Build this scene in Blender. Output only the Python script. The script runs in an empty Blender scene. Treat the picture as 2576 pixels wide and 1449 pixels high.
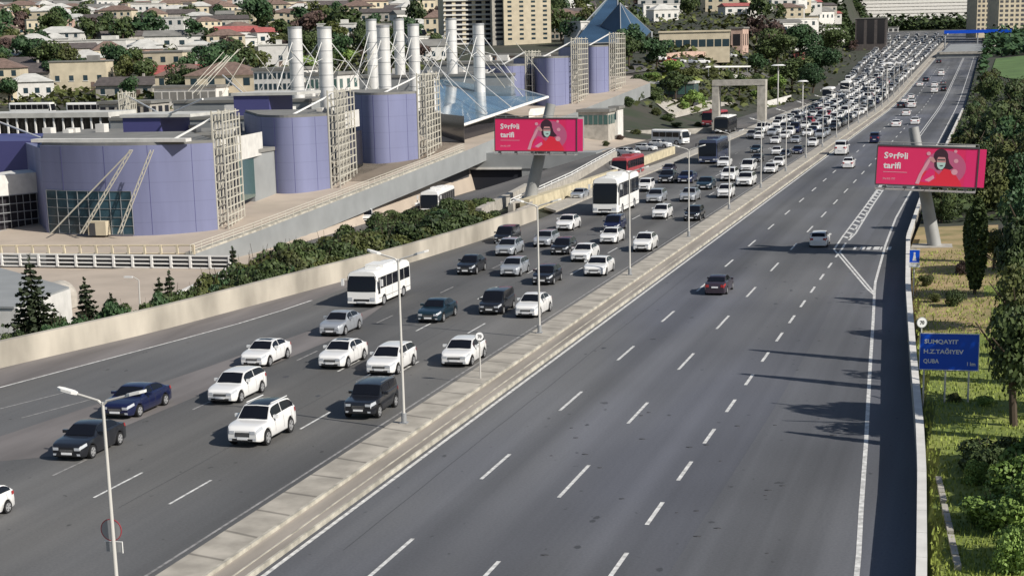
import bpy, math, random
from mathutils import Vector, Matrix
random.seed(7)
R = math.radians
C = bpy.context.scene.collection
scene = bpy.context.scene

# ------------------------------------------------------------------ camera, world, sun
CX, CY, FOC, HC = 1288.0, 1180.0, 4400.0, 18.0
PITCH, ROLL, YAW = 0.239075, -0.022, R(15.3)
cam_d = bpy.data.cameras.new('camera')
cam = bpy.data.objects.new('camera', cam_d); C.objects.link(cam)
cam_d.sensor_width = 36.0
cam_d.lens = 36.0 * FOC / 2576.0
cam_d.shift_y = (CY - 724.5) / 2576.0
cam_d.clip_start = 1.0
cam_d.clip_end = 6000
_right = Vector((1, 0, 0)); _up = Vector((0, math.sin(PITCH), math.cos(PITCH)))
_fwd = Vector((0, math.cos(PITCH), -math.sin(PITCH)))
_rz = Matrix.Rotation(YAW, 3, 'Z')
def _turn(v): return _rz @ v
RC = _turn(math.cos(ROLL) * _right + math.sin(ROLL) * _up)
UC = _turn(-math.sin(ROLL) * _right + math.cos(ROLL) * _up)
FC = _turn(_fwd)
cam.matrix_world = Matrix(((RC.x, UC.x, -FC.x, 0), (RC.y, UC.y, -FC.y, 0), (RC.z, UC.z, -FC.z, HC), (0, 0, 0, 1)))
scene.camera = cam
SUN_EL = R(36); SUN_DIR = Vector((11.0, -4.1, 0)).normalized() * math.cos(SUN_EL) + Vector((0, 0, math.sin(SUN_EL)))
world = bpy.data.worlds.new('World'); scene.world = world; world.use_nodes = True
nt = world.node_tree; bg = nt.nodes['Background']
sky = nt.nodes.new('ShaderNodeTexSky'); sky.sky_type = 'NISHITA'; sky.sun_disc = False
sky.sun_elevation = SUN_EL; sky.sun_rotation = math.atan2(SUN_DIR.x, SUN_DIR.y)
nt.links.new(sky.outputs[0], bg.inputs[0]); bg.inputs[1].default_value = 0.075
sd = bpy.data.lights.new('sun', 'SUN'); sd.energy = 4.9; sd.angle = R(0.5); sd.color = (1.0, 0.95, 0.87)
so = bpy.data.objects.new('sun', sd); C.objects.link(so)
so.rotation_euler = SUN_DIR.to_track_quat('Z', 'Y').to_euler(); so.location = (80, -40, 90)
scene.view_settings.view_transform = 'Standard'; scene.view_settings.look = 'None'
scene.view_settings.exposure = 0.08; scene.view_settings.gamma = 1.0
scene.render.engine = 'CYCLES'

# ------------------------------------------------------------------ ground shape
def sm(x, a, b):
    t = min(1, max(0, (x - a) / (b - a))); return t * t * (3 - 2 * t)
def interp(t, y):
    if y <= t[0][0]: return t[0][1]
    for (a, p), (b, q) in zip(t, t[1:]):
        if y <= b: return p + (q - p) * (y - a) / (b - a)
    return t[-1][1]
def zr(y):
    if y < 420: return 0.0
    if y < 540: return .024 * (y - 420) ** 2 / 240
    return .024 * (y - 480)
def T(y): return -16 + .062 * y
LEFT = [(20, -70), (60, -61), (90, -55.9), (104, -52.6), (140, -47.3), (157, -45.9), (180, -45.2), (240, -45.2), (430, -45.6), (540, -47.5), (620, -48.5), (700, -52), (840, -56), (1100, -63), (1300, -75)]
REDGE = [(20, -2.2), (59, -3.74), (65, -4.09), (79, -4.82), (97, -5.83), (116, -6.86), (132, -7.78), (158, -8.47), (181, -8.8), (307, -8.45), (684, -8.2), (1300, -8.4)]
WALL = [(20, -0.6), (56, -1.72), (70, -2.25), (78, -2.65), (96, -3.7), (124, -5.25), (154, -6.6), (198, -7.0), (300, -6.7), (406, -6.5), (1300, -6.5)]
def leftX(y): return interp(LEFT, y)
def redge(y): return interp(REDGE, y)
def wallX(y): return interp(WALL, y)
def G(X, Y):
    r = zr(Y); w = wallX(Y)
    if X > w + .45: return r + 0.75 + 0.035 * min(X - w, 80) + .03 * max(0, X - w - 10)
    le = leftX(Y)
    if X > le - .6: return r - .35
    d = le - X
    lowz = -6.2
    if Y < 150: return -1.0 + (lowz + 1.0) * sm(d, 1, 18)
    pit = lowz if X < -62 else r - .35
    if Y < 292:
        v = pit
        if X < -86 and Y > 188: v = -6.2
        if Y < 172:
            a = -1.0 + (lowz + 1.0) * sm(d, 1, 18); k = sm(Y, 150, 172); v = a * (1 - k) + v * k
        if X < -84: v = v + (T(Y) - v) * sm(Y, 196, 240)
        return v
    tz = T(Y) - .3
    k = sm(d, 12, 42)
    return (r - .2) * (1 - k) + tz * k + .35 * math.sin(X * .07) * math.cos(Y * .05) * k
def raydir(x, y):
    d = (x - CX) * RC - (y - CY) * UC + FOC * FC
    return d
def PZ(x, y, z=0.0):
    d = raydir(x, y); t = (z - HC) / d.z
    return Vector((d.x * t, d.y * t, z))
def PS(x, y, s):
    d = raydir(x, y); t = s / d.y
    return Vector((d.x * t, s, HC + d.z * t))
def PG(x, y, g=None):
    g = g or G
    d = raydir(x, y); h = math.hypot(d.x, d.y); d = d / h
    t = 40.0
    while t < 2600:
        if HC + d.z * t < g(d.x * t, d.y * t): break
        t += 2.0
    lo, hi = t - 2, t
    for _ in range(12):
        m = (lo + hi) / 2
        if HC + d.z * m < g(d.x * m, d.y * m): hi = m
        else: lo = m
    return Vector((d.x * hi, d.y * hi, g(d.x * hi, d.y * hi)))
def TP(x, y): return PG(x, y, lambda X, Y: T(Y))
def RP(x, y): return PG(x, y, lambda X, Y: zr(Y))
def PIX(p):
    q = Vector(p) - Vector((0, 0, HC)); f = q.dot(FC)
    return CX + FOC * q.dot(RC) / f, CY - FOC * q.dot(UC) / f

# ------------------------------------------------------------------ mesh helpers
class MB:
    def __init__(s): s.v = []; s.f = []; s.m = []
    def face(s, pts, mi=0):
        n = len(s.v); s.v += [tuple(p) for p in pts]; s.f.append(tuple(range(n, n + len(pts)))); s.m.append(mi)
    def box(s, a, b, mi=0, rot=0, piv=None):
        x0, y0, z0 = a; x1, y1, z1 = b
        P = [(x0, y0, z0), (x1, y0, z0), (x1, y1, z0), (x0, y1, z0), (x0, y0, z1), (x1, y0, z1), (x1, y1, z1), (x0, y1, z1)]
        if rot:
            px, py = piv or ((x0 + x1) / 2, (y0 + y1) / 2); c, q = math.cos(rot), math.sin(rot)
            P = [(px + (x - px) * c - (y - py) * q, py + (x - px) * q + (y - py) * c, z) for x, y, z in P]
        n = len(s.v); s.v += P
        for f in ((0, 3, 2, 1), (4, 5, 6, 7), (0, 1, 5, 4), (1, 2, 6, 5), (2, 3, 7, 6), (3, 0, 4, 7)):
            s.f.append(tuple(n + i for i in f)); s.m.append(mi)
    def tube(s, a, b, r0, r1=None, n=8, mi=0, cap=True):
        r1 = r0 if r1 is None else r1
        a = Vector(a); b = Vector(b); d = (b - a)
        if d.length < 1e-6: return
        d.normalize(); u = d.orthogonal().normalized(); w = d.cross(u); k = len(s.v)
        for p, r in ((a, r0), (b, r1)):
            for i in range(n):
                t = 2 * math.pi * i / n; s.v.append(tuple(p + r * (math.cos(t) * u + math.sin(t) * w)))
        for i in range(n):
            j = (i + 1) % n; s.f.append((k + i, k + j, k + n + j, k + n + i)); s.m.append(mi)
        if cap:
            s.f.append(tuple(k + n - 1 - i for i in range(n))); s.m.append(mi)
            s.f.append(tuple(k + n + i for i in range(n))); s.m.append(mi)
    def prism(s, pts, z0, z1, mi=0, mtop=None):
        n = len(pts); k = len(s.v)
        g = lambda z, i: z[i] if isinstance(z, (list, tuple)) else z
        s.v += [(p[0], p[1], g(z0, i)) for i, p in enumerate(pts)] + [(p[0], p[1], g(z1, i)) for i, p in enumerate(pts)]
        s.f.append(tuple(k + n - 1 - i for i in range(n))); s.m.append(mi)
        s.f.append(tuple(k + n + i for i in range(n))); s.m.append(mi if mtop is None else mtop)
        for i in range(n):
            j = (i + 1) % n; s.f.append((k + i, k + j, k + n + j, k + n + i)); s.m.append(mi)
    def add(s, o, M=None, mi=None):
        k = len(s.v); s.v += [tuple(M @ Vector(p)) if M else p for p in o.v]
        s.f += [tuple(k + i for i in f) for f in o.f]; s.m += [mi if mi is not None else m for m in o.m]
    def mesh(s, name, mats, smooth=False, ang=35):
        me = bpy.data.meshes.new(name); me.from_pydata(s.v, [], s.f)
        for m in (mats if isinstance(mats, (list, tuple)) else [mats]): me.materials.append(m)
        me.polygons.foreach_set('material_index', s.m)
        if smooth:
            me.polygons.foreach_set('use_smooth', [True] * len(s.f)); me.update()
            try: me.set_sharp_from_angle(angle=R(ang))
            except Exception: pass
        me.update(); return me
    def build(s, name, mats, parent=None, smooth=False, ang=35):
        o = bpy.data.objects.new(name, s.mesh(name, mats, smooth, ang)); C.objects.link(o)
        if parent: o.parent = parent
        return o
def tag(o, label=None, cat=None, group=None, kind=None):
    if label: o['label'] = label
    if cat: o['category'] = cat
    if group: o['group'] = group
    if kind: o['kind'] = kind
    return o
def thing(name, label, cat, loc=(0, 0, 0), rz=0, group=None):
    o = bpy.data.objects.new(name, None); C.objects.link(o); o.location = loc; o.rotation_euler = (0, 0, rz)
    o.empty_display_size = .2
    return tag(o, label, cat, group)
def struct(name, mb, mats, label=None, smooth=False):
    o = mb.build(name, mats, smooth=smooth); o['kind'] = 'structure'
    if label: o['label'] = label
    return o
def kids(o): return KIDS.get(o.name, [])
KIDS = {}
def copy_tree(o, loc, rz, label, group, scale=1.0, zs=1.0):
    r = o.copy(); C.objects.link(r); r.location = loc; r.rotation_euler = (0, 0, rz); r.scale = (scale, scale, scale * zs)
    r['label'] = label
    if group: r['group'] = group
    elif 'group' in r: del r['group']
    for ch in o.children:
        c = ch.copy(); C.objects.link(c); c.parent = r
        for g in ch.children:
            d = g.copy(); C.objects.link(d); d.parent = c
    return r

# ------------------------------------------------------------------ materials
def mat(name, col, rough=.7, metal=0, var=0.0, vscale=1.0, col2=None, bump=0, bscale=20, coat=0, stretch=None, spec=None, detail=6, contrast=(.35, .65)):
    m = bpy.data.materials.new(name); m.use_nodes = True; t = m.node_tree; b = t.nodes['Principled BSDF']
    b.inputs['Base Color'].default_value = (*col, 1); b.inputs['Roughness'].default_value = rough; b.inputs['Metallic'].default_value = metal
    if coat: b.inputs['Coat Weight'].default_value = coat; b.inputs['Coat Roughness'].default_value = .06
    if spec is not None: b.inputs['Specular IOR Level'].default_value = spec
    if var or col2:
        geo = t.nodes.new('ShaderNodeNewGeometry'); mp = t.nodes.new('ShaderNodeMapping'); t.links.new(geo.outputs['Position'], mp.inputs[0])
        if stretch: mp.inputs['Scale'].default_value = stretch
        no = t.nodes.new('ShaderNodeTexNoise'); no.inputs['Scale'].default_value = vscale; no.inputs['Detail'].default_value = detail
        t.links.new(mp.outputs[0], no.inputs['Vector'])
        cr = t.nodes.new('ShaderNodeValToRGB'); cr.color_ramp.elements[0].position = contrast[0]; cr.color_ramp.elements[1].position = contrast[1]
        c2 = col2 or tuple(c * (1 - var) for c in col); c1 = col if col2 else tuple(min(1, c * (1 + var * .6)) for c in col)
        cr.color_ramp.elements[0].color = (*c2, 1); cr.color_ramp.elements[1].color = (*c1, 1)
        t.links.new(no.outputs['Fac'], cr.inputs[0]); t.links.new(cr.outputs[0], b.inputs['Base Color'])
    if bump:
        n2 = t.nodes.new('ShaderNodeTexNoise'); n2.inputs['Scale'].default_value = bscale; n2.inputs['Detail'].default_value = 4
        bp = t.nodes.new('ShaderNodeBump'); bp.inputs['Strength'].default_value = bump; bp.inputs['Distance'].default_value = .05
        t.links.new(n2.outputs['Fac'], bp.inputs['Height']); t.links.new(bp.outputs[0], b.inputs['Normal'])
    return m
def asphalt(name, base, xs, tint):
    """worn asphalt: streaks that run with the traffic, broad patches, fine grain, oil spots"""
    m = bpy.data.materials.new(name); m.use_nodes = True; t = m.node_tree; b = t.nodes['Principled BSDF']; L = t.links.new
    b.inputs['Roughness'].default_value = .82; b.inputs['Specular IOR Level'].default_value = .35
    geo = t.nodes.new('ShaderNodeNewGeometry')
    def noise(scale, sc, det=5):
        mp = t.nodes.new('ShaderNodeMapping'); mp.inputs['Scale'].default_value = sc; L(geo.outputs['Position'], mp.inputs[0])
        n = t.nodes.new('ShaderNodeTexNoise'); n.inputs['Scale'].default_value = scale; n.inputs['Detail'].default_value = det; L(mp.outputs[0], n.inputs['Vector']); return n.outputs['Fac']
    def rng(v, a, bb, lo, hi):
        r = t.nodes.new('ShaderNodeMapRange'); L(v, r.inputs[0])
        for i, q in enumerate((a, bb, lo, hi)): r.inputs[i + 1].default_value = q
        return r.outputs[0]
    def mul(a, c):
        n = t.nodes.new('ShaderNodeMath'); n.operation = 'MULTIPLY'; L(a, n.inputs[0]); L(c, n.inputs[1]); return n.outputs[0]
    st = rng(noise(xs, (1, .012, 1)), .3, .7, .70, 1.32)
    pa = rng(noise(.06, (1, .5, 1), 3), .35, .65, .80, 1.22)
    gr = rng(noise(9, (1, 1, 1), 3), .3, .7, .9, 1.1)
    sp = rng(noise(1.7, (1, .6, 1), 2), .25, .3, .55, 1.0)
    k = mul(mul(st, pa), mul(gr, sp))
    mx = t.nodes.new('ShaderNodeMix'); mx.data_type = 'RGBA'
    mx.inputs[6].default_value = (*base, 1); mx.inputs[7].default_value = (*tint, 1)
    L(rng(noise(.09, (1, .2, 1), 2), .4, .6, 0, 1), mx.inputs[0])
    vm = t.nodes.new('ShaderNodeVectorMath'); vm.operation = 'SCALE'; L(mx.outputs[2], vm.inputs[0]); L(k, vm.inputs[3]); L(vm.outputs[0], b.inputs['Base Color'])
    bp = t.nodes.new('ShaderNodeBump'); bp.inputs['Strength'].default_value = .25; bp.inputs['Distance'].default_value = .02
    L(noise(30, (1, 1, 1), 2), bp.inputs['Height']); L(bp.outputs[0], b.inputs['Normal'])
    return m
def leafmat(name, a, b2):
    m = bpy.data.materials.new(name); m.use_nodes = True; t = m.node_tree; b = t.nodes['Principled BSDF']; L = t.links.new
    b.inputs['Roughness'].default_value = .6; b.inputs['Specular IOR Level'].default_value = .25
    geo = t.nodes.new('ShaderNodeNewGeometry'); oi = t.nodes.new('ShaderNodeObjectInfo')
    n = t.nodes.new('ShaderNodeTexNoise'); n.inputs['Scale'].default_value = .55; n.inputs['Detail'].default_value = 3; L(geo.outputs['Position'], n.inputs['Vector'])
    ad = t.nodes.new('ShaderNodeMath'); ad.operation = 'MULTIPLY_ADD'; L(geo.outputs['Random Per Island'], ad.inputs[0]); ad.inputs[1].default_value = .35; L(n.outputs['Fac'], ad.inputs[2])
    a2 = t.nodes.new('ShaderNodeMath'); a2.operation = 'MULTIPLY_ADD'; L(oi.outputs['Random'], a2.inputs[0]); a2.inputs[1].default_value = .3; L(ad.outputs[0], a2.inputs[2])
    cr = t.nodes.new('ShaderNodeValToRGB'); cr.color_ramp.elements[0].position = .45; cr.color_ramp.elements[1].position = 1.05
    cr.color_ramp.elements[0].color = (*a, 1); cr.color_ramp.elements[1].color = (*b2, 1)
    L(a2.outputs[0], cr.inputs[0]); L(cr.outputs[0], b.inputs['Base Color'])
    return m
M = {}
M['road_r'] = asphalt('asphalt_outbound', (.102, .106, .123), .35, (.114, .115, .118))
M['road_l'] = asphalt('asphalt_inbound', (.102, .102, .103), .3, (.130, .127, .122))
M['road_s'] = asphalt('asphalt_service', (.10, .097, .095), .4, (.13, .12, .11))
M['shoulder'] = mat('worn_shoulder_asphalt', (.17, .155, .15), .85, var=.25, vscale=.5, stretch=(1, .15, 1))
M['paint'] = mat('road_paint', (.66, .65, .62), .6, var=.35, vscale=3)
M['oldpaint'] = mat('worn_road_paint', (.3, .29, .28), .7, var=.4, vscale=3)
M['yellowish'] = mat('cream_kerb', (.46, .43, .36), .85, var=.35, vscale=1.3)
M['wall'] = mat('cream_wall_render', (.43, .39, .325), .88, var=.34, vscale=.8, bump=.1, stretch=(.5, .35, .16))
M['barrier'] = mat('yellow_barrier', (.55, .48, .33), .8, var=.2, vscale=1)
M['concrete'] = mat('pale_concrete', (.42, .39, .34), .85, var=.2, vscale=1.2, bump=.1)
M['concrete2'] = mat('grey_concrete', (.27, .28, .28), .85, var=.1, vscale=.3)
M['dirty'] = mat('dusty_strip', (.31, .275, .235), .9, var=.3, vscale=.9, stretch=(1, .1, 1))
M['plaza'] = mat('tan_paving', (.44, .37, .30), .85, var=.1, vscale=.2)
M['earth'] = mat('dark_scrub_earth', (.055, .05, .04), .95, var=.5, vscale=.15, col2=(.03, .042, .02))
M['grass'] = mat('grass_bank', (.24, .27, .06), .9, vscale=.3, col2=(.13, .18, .035), bump=.5, bscale=8)
M['sand'] = mat('bare_orange_earth', (.40, .29, .15), .95, vscale=.5, col2=(.22, .19, .075))
M['white'] = mat('white_paint', (.78, .77, .74), .5)
M['whitewall'] = mat('white_render', (.66, .64, .60), .8, var=.1, vscale=1)
M['cream'] = mat('cream_render', (.60, .52, .38), .85, var=.12, vscale=.5)
M['pinkish'] = mat('pink_render', (.52, .36, .29), .85, var=.15, vscale=.5)
M['grey'] = mat('grey_metal', (.33, .34, .35), .5, .3)
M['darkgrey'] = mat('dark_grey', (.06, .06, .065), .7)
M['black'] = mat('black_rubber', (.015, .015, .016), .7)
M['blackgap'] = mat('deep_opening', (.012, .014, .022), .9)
M['blue'] = mat('periwinkle_cladding', (.185, .198, .325), .6, var=.12, vscale=.4, stretch=(1, 1, .12))
M['darkblue'] = mat('dark_blue_cladding', (.07, .07, .20), .5)
M['roofgrey'] = mat('grey_roofing', (.20, .195, .18), .85, var=.2, vscale=.3)
M['roofdark'] = mat('dark_roof_tiles', (.10, .085, .08), .8, var=.25, vscale=1)
M['roofbrown'] = mat('brown_roof_tiles', (.19, .13, .105), .8, var=.25, vscale=1)
M['roofred'] = mat('red_roof', (.36, .10, .09), .7, var=.2, vscale=1)
M['rooflight'] = mat('pale_metal_roof', (.55, .54, .50), .6, var=.15, vscale=.5)
M['roofblue'] = mat('blue_glass_roof', (.11, .20, .28), .12, var=.3, vscale=.12, coat=.5)
M['pyramid'] = mat('pyramid_glass', (.035, .075, .13), .15, var=.3, vscale=.08)
M['glass'] = mat('tinted_glass', (.008, .009, .013), .12, spec=.35)
M['bglass'] = mat('building_glass', (.022, .045, .06), .1)
M['gglass'] = mat('green_glass', (.06, .12, .11), .12)
M['browngl'] = mat('smoked_glass', (.03, .028, .032), .15)
M['steel'] = mat('column_steel', (.74, .73, .71), .38, .25, var=.1, vscale=.6)
M['lattice'] = mat('cream_lattice_steel', (.55, .52, .44), .6)
M['polemat'] = mat('galvanised_pole', (.58, .56, .52), .5, .1)
M['bsteel'] = mat('billboard_steel', (.30, .30, .29), .6, var=.1, vscale=1)
M['chrome'] = mat('chrome', (.7, .7, .7), .2, .9)
M['rim'] = mat('alloy_rim', (.6, .6, .6), .35, .6)
M['lamp'] = mat('headlamp_lens', (.50, .52, .55), .12, coat=.8)
M['tail'] = mat('tail_lamp', (.35, .03, .03), .25)
M['pink'] = mat('print_pink', (.80, .03, .14), .5)
M['hotpink'] = mat('print_magenta', (.80, .028, .17), .5)
M['palepink'] = mat('print_pale_pink', (.75, .36, .44), .5)
M['halo'] = mat('print_halo', (.55, .12, .24), .5)
M['redprint'] = mat('print_red', (.80, .03, .06), .5)
M['skin'] = mat('print_skin', (.62, .30, .30), .5)
M['hair'] = mat('print_hair', (.055, .02, .035), .5)
M['mint'] = mat('print_mint', (.50, .68, .62), .5)
M['signblue'] = mat('sign_blue', (.0, .08, .62), .4)
M['signwhite'] = mat('sign_white', (.8, .8, .8), .5)
M['navy'] = mat('bus_navy', (.035, .045, .09), .3, coat=.6)
M['busred'] = mat('bus_red', (.34, .045, .055), .4, coat=.3)
M['trunk'] = mat('bark', (.07, .05, .035), .9)
M['leaf_d'] = leafmat('leaf_dark', (.017, .032, .013), (.075, .105, .035))
M['leaf_b'] = leafmat('leaf_blue_green', (.016, .036, .018), (.055, .105, .042))
M['leaf_o'] = leafmat('leaf_olive', (.03, .036, .014), (.10, .115, .035))
M['leaf_l'] = leafmat('leaf_light', (.06, .11, .02), (.22, .32, .08))
M['leaf_r'] = leafmat('leaf_reddish', (.03, .022, .018), (.10, .065, .055))
M['conifer'] = leafmat('needles', (.010, .018, .011), (.045, .06, .03))
PAINT = {}
M['teal_glass'] = mat('teal_curtain_glass', (.035, .075, .10), .12, var=.5, vscale=.3)
for n, c, mt in (('white', (.80, .79, .77), 0), ('pearl', (.72, .72, .70), 0), ('silver', (.42, .44, .47), .35), ('grey', (.20, .205, .215), .35),
              ('black', (.012, .013, .017), 0), ('navy', (.010, .014, .055), .1), ('teal', (.012, .03, .045), .1), ('maroon', (.045, .032, .045), .2), ('red', (.35, .03, .04), 0)):
    PAINT[n] = mat('car_paint_' + n, c, .32, mt, coat=.7)

def seams(m, step, k=.72):
    t = m.node_tree; b = t.nodes['Principled BSDF']; src = b.inputs['Base Color'].links[0].from_socket; L = t.links.new
    geo = t.nodes.new('ShaderNodeNewGeometry'); sx = t.nodes.new('ShaderNodeSeparateXYZ'); L(geo.outputs['Position'], sx.inputs[0])
    d = t.nodes.new('ShaderNodeMath'); d.operation = 'DIVIDE'; L(sx.outputs[2], d.inputs[0]); d.inputs[1].default_value = step
    f = t.nodes.new('ShaderNodeMath'); f.operation = 'FRACT'; L(d.outputs[0], f.inputs[0])
    g = t.nodes.new('ShaderNodeMath'); g.operation = 'GREATER_THAN'; L(f.outputs[0], g.inputs[0]); g.inputs[1].default_value = .05
    r = t.nodes.new('ShaderNodeMapRange'); L(g.outputs[0], r.inputs[0]); r.inputs[3].default_value = k; r.inputs[4].default_value = 1
    v = t.nodes.new('ShaderNodeVectorMath'); v.operation = 'SCALE'; L(src, v.inputs[0]); L(r.outputs[0], v.inputs[3]); L(v.outputs[0], b.inputs['Base Color'])
seams(M['blue'], 2.4, .9)
# ------------------------------------------------------------------ the setting
def arange(a, b, st):
    r = []; x = a
    while x < b - 1e-6: r.append(x); x += st
    return r + [b]
YS = arange(25, 190, 5) + arange(193, 300, 3) + arange(305, 700, 9) + arange(710, 1500, 20)
YS = sorted(set(YS + [150, 160, 170, 172, 187, 189, 292]))
XS = arange(-1000, -260, 20) + arange(-250, -120, 8) + arange(-118, -66, 2) + [-63.5, -62.01, -61.9, -61] + arange(-60, -42, 1) + [-38, -30, -20, -12, -10.5] + arange(-9.5, 6, .5) + arange(8, 60, 4) + arange(70, 400, 20)
XS = sorted(set(round(x, 3) for x in XS))
def sheet(name, xs, ys, zf, mats, mfun=None, keep=None):
    mb = MB(); nx = len(xs)
    for y in ys:
        for x in xs: mb.v.append((x, y, zf(x, y)))
    for j in range(len(ys) - 1):
        for i in range(nx - 1):
            cx_, cy_ = (xs[i] + xs[i + 1]) / 2, (ys[j] + ys[j + 1]) / 2
            if keep and not keep(cx_, cy_): continue
            a = j * nx + i; mb.f.append((a, a + 1, a + nx + 1, a + nx)); mb.m.append(mfun(cx_, cy_) if mfun else 0)
    return struct(name, mb, mats, smooth=True)
def terr_m(x, y):
    if x > wallX(y) - .6:
        if 131 < y < 147 and x > 1.0 + (y - 138) * .05 and x < 6: return 2
        if y > 290 and not (560 < y < 760 and x > -1): return 0
        if y < 104: return 1
        if y < 131: return 2 if x < .6 + .8 * math.sin(y * .7) else 1
        return 2 if (y < 165 and x < 1) else 0
    if x < -84 and 170 < y < 196: return 3
    if x < -62 and 150 < y < 292: return 3 if x > -90 else 0
    if -100 < x < leftX(y) and 290 < y < 325: return 3
    return 0
sheet('ground', XS, YS, G, [M['earth'], M['grass'], M['sand'], M['plaza']], terr_m)
def strip(name, f0, f1, y0, y1, dz, m, st=6, label=None):
    mb = MB(); ys = arange(y0, y1, st)
    for y in ys:
        mb.v += [(f0(y), y, zr(y) + dz), (f1(y), y, zr(y) + dz)]
    for i in range(len(ys) - 1): mb.f.append((2 * i, 2 * i + 1, 2 * i + 3, 2 * i + 2)); mb.m.append(0)
    return struct(name, mb, M[m] if isinstance(m, str) else m, label)
K = lambda c: (lambda y: c)
strip('inbound_carriageway', leftX, K(-26.5), 25, 1300, 0.0, 'road_l')
strip('outbound_carriageway', K(-26.5), lambda y: wallX(y) + .1, 25, 1300, 0.001, 'road_r')
# service road and lay-by beside the carriageway
mb = MB()
ys = arange(232, 505, 8); xl = [(232, -47.6), (262, -56.5), (300, -57.5), (430, -56), (505, -52.5)]; xr = [(232, -47.2), (262, -45.6), (275, -46.6), (330, -47.0), (430, -47.5), (505, -48)]
for y in ys: mb.v += [(interp(xl, y), y, zr(y) + .012), (interp(xr, y), y, zr(y) + .012)]
for i in range(len(ys) - 1): mb.f.append((2 * i, 2 * i + 1, 2 * i + 3, 2 * i + 2)); mb.m.append(0)
struct('service_road', mb, M['road_s'])
mb = MB()
mb.v += []
poly = [(-45.3, 186), (-45.3, 300), (-46.2, 420), (-47.2, 500), (-48.6, 500), (-48.3, 420), (-47.6, 330), (-47.2, 268), (-47.9, 236), (-47.6, 190)]
mb.prism(poly, -.1, .16); struct('traffic_island', mb, M['concrete'])
mb = MB(); mb.prism([(-84, 192), (-62, 176), (-62, 291), (-84, 291)], -6.3, -6.16); struct('lower_car_park', mb, M['road_s'])
mb = MB(); mb.prism([(-62.2, 200), (-49.5, 200), (-49.5, 330), (-57, 330), (-75, 330), (-75, 293), (-62.2, 293)], -.3, -.03); struct('upper_car_park', mb, M['road_s'])
strip('hard_shoulder', leftX, lambda y: interp([(25, -62), (84.7, -52.7), (100.6, -49.7), (110, -48.1), (117.7, -47.4), (140, -46.9), (180, -45.1)], y), 25, 140, .004, 'shoulder', 4)
strip('old_lane_surface', K(-39.4), K(-38.7), 60, 62, .003, 'road_l')
mb = MB()
mb.face([(-46.6, 66, .005), (-41, 70, .005), (-39.6, 104, .005), (-41.4, 118, .005), (-43.6, 92, .005)]); struct('pale_asphalt_patch', mb, M['shoulder'])
# median
ymed = arange(25, 1200, 8)
def slab(name, x0, x1, y0, y1, h, m, base=0):
    mb = MB(); ys = arange(y0, y1, 8)
    for y in ys:
        z = zr(y); mb.v += [(x0, y, z + base), (x0, y, z + h), (x1, y, z + h), (x1, y, z + base)]
    n = len(ys)
    for i in range(n - 1):
        a = 4 * i
        for p, q in ((0, 1), (1, 2), (2, 3)): mb.f.append((a + q, a + p, a + 4 + p, a + 4 + q)); mb.m.append(0)
    mb.f.append((0, 1, 2, 3)); mb.m.append(0); a = 4 * (n - 1); mb.f.append((a + 3, a + 2, a + 1, a)); mb.m.append(0)
    return struct(name, mb, m)
pv = mat('median_paving', (.40, .365, .31), .9, var=.25, vscale=.8)
t = pv.node_tree; bs = t.nodes['Principled BSDF']; src = bs.inputs['Base Color'].links[0].from_socket
geo = t.nodes.new('ShaderNodeNewGeometry'); mp = t.nodes.new('ShaderNodeMapping'); mp.inputs['Rotation'].default_value = (0, 0, .35); t.links.new(geo.outputs['Position'], mp.inputs[0])
wv = t.nodes.new('ShaderNodeTexWave'); wv.bands_direction = 'Y'; wv.inputs['Scale'].default_value = .11; wv.inputs['Distortion'].default_value = 1.2; wv.inputs['Detail'].default_value = 3; t.links.new(mp.outputs[0], wv.inputs[0])
cr = t.nodes.new('ShaderNodeValToRGB'); cr.color_ramp.elements[0].position = 0; cr.color_ramp.elements[0].color = (.35, .35, .35, 1); cr.color_ramp.elements[1].position = .02; cr.color_ramp.elements[1].color = (1, 1, 1, 1); t.links.new(wv.outputs['Fac'], cr.inputs[0])
mx = t.nodes.new('ShaderNodeMix'); mx.data_type = 'RGBA'; mx.blend_type = 'MULTIPLY'; mx.inputs[0].default_value = .75; t.links.new(src, mx.inputs[6]); t.links.new(cr.outputs[0], mx.inputs[7]); t.links.new(mx.outputs[2], bs.inputs['Base Color'])
slab('median_pavement', -27.35, -25.72, 25, 1000, .32, pv, -.2)
slab('median_kerb', -25.72, -25.58, 25, 1000, .34, M['yellowish'], -.2)
slab('median_margin', -25.58, -24.42, 25, 1000, .19, M['dirty'], -.2)
slab('median_low_kerb', -24.42, -24.32, 25, 1000, .20, M['yellowish'], -.2)
slab('median_strip', -24.85, -24.79, 25, 150, .215, M['yellowish'], 0)
# painted markings: one mesh per kind of line
def dashes(name, X, y0, period, ln, y1, w=.16, m='paint', xf=None):
    mb = MB(); y = y0; i = 0
    while y < y1:
        x = xf(y) if xf else X; l2 = ln * random.uniform(.93, 1.05); k = .003 + .0002 * (i % 2)
        mb.face([(x - w / 2, y, zr(y) + .005), (x + w / 2, y, zr(y) + .005), (x + w / 2, y + l2, zr(y + l2) + .005), (x - w / 2, y + l2, zr(y + l2) + .005)])
        y += period; i += 1
    return struct(name, mb, M[m])
P0 = 69.3
dashes('lane_marking', -20.33, P0 - 14.35 * 3, 14.35, 5.0, 700)
dashes('lane_marking', -16.36, P0 - 14.35 * 3 - 2.4, 14.35, 5.4, 700)
dashes('lane_marking', -12.08, 49.4, 7.05, 3.3, 300, .17)
for nm, X, yy, per, ln in (('lane_marking', -31.78, 63.0, 14.4, 4.3), ('lane_marking', -35.4, 63.4, 14.4, 4.3), ('lane_marking', -39.1, 66.6, 14.3, 3.2)):
    dashes(nm, X, yy, per, ln, 330, .12, 'oldpaint' if X < -38 else 'paint')
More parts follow.
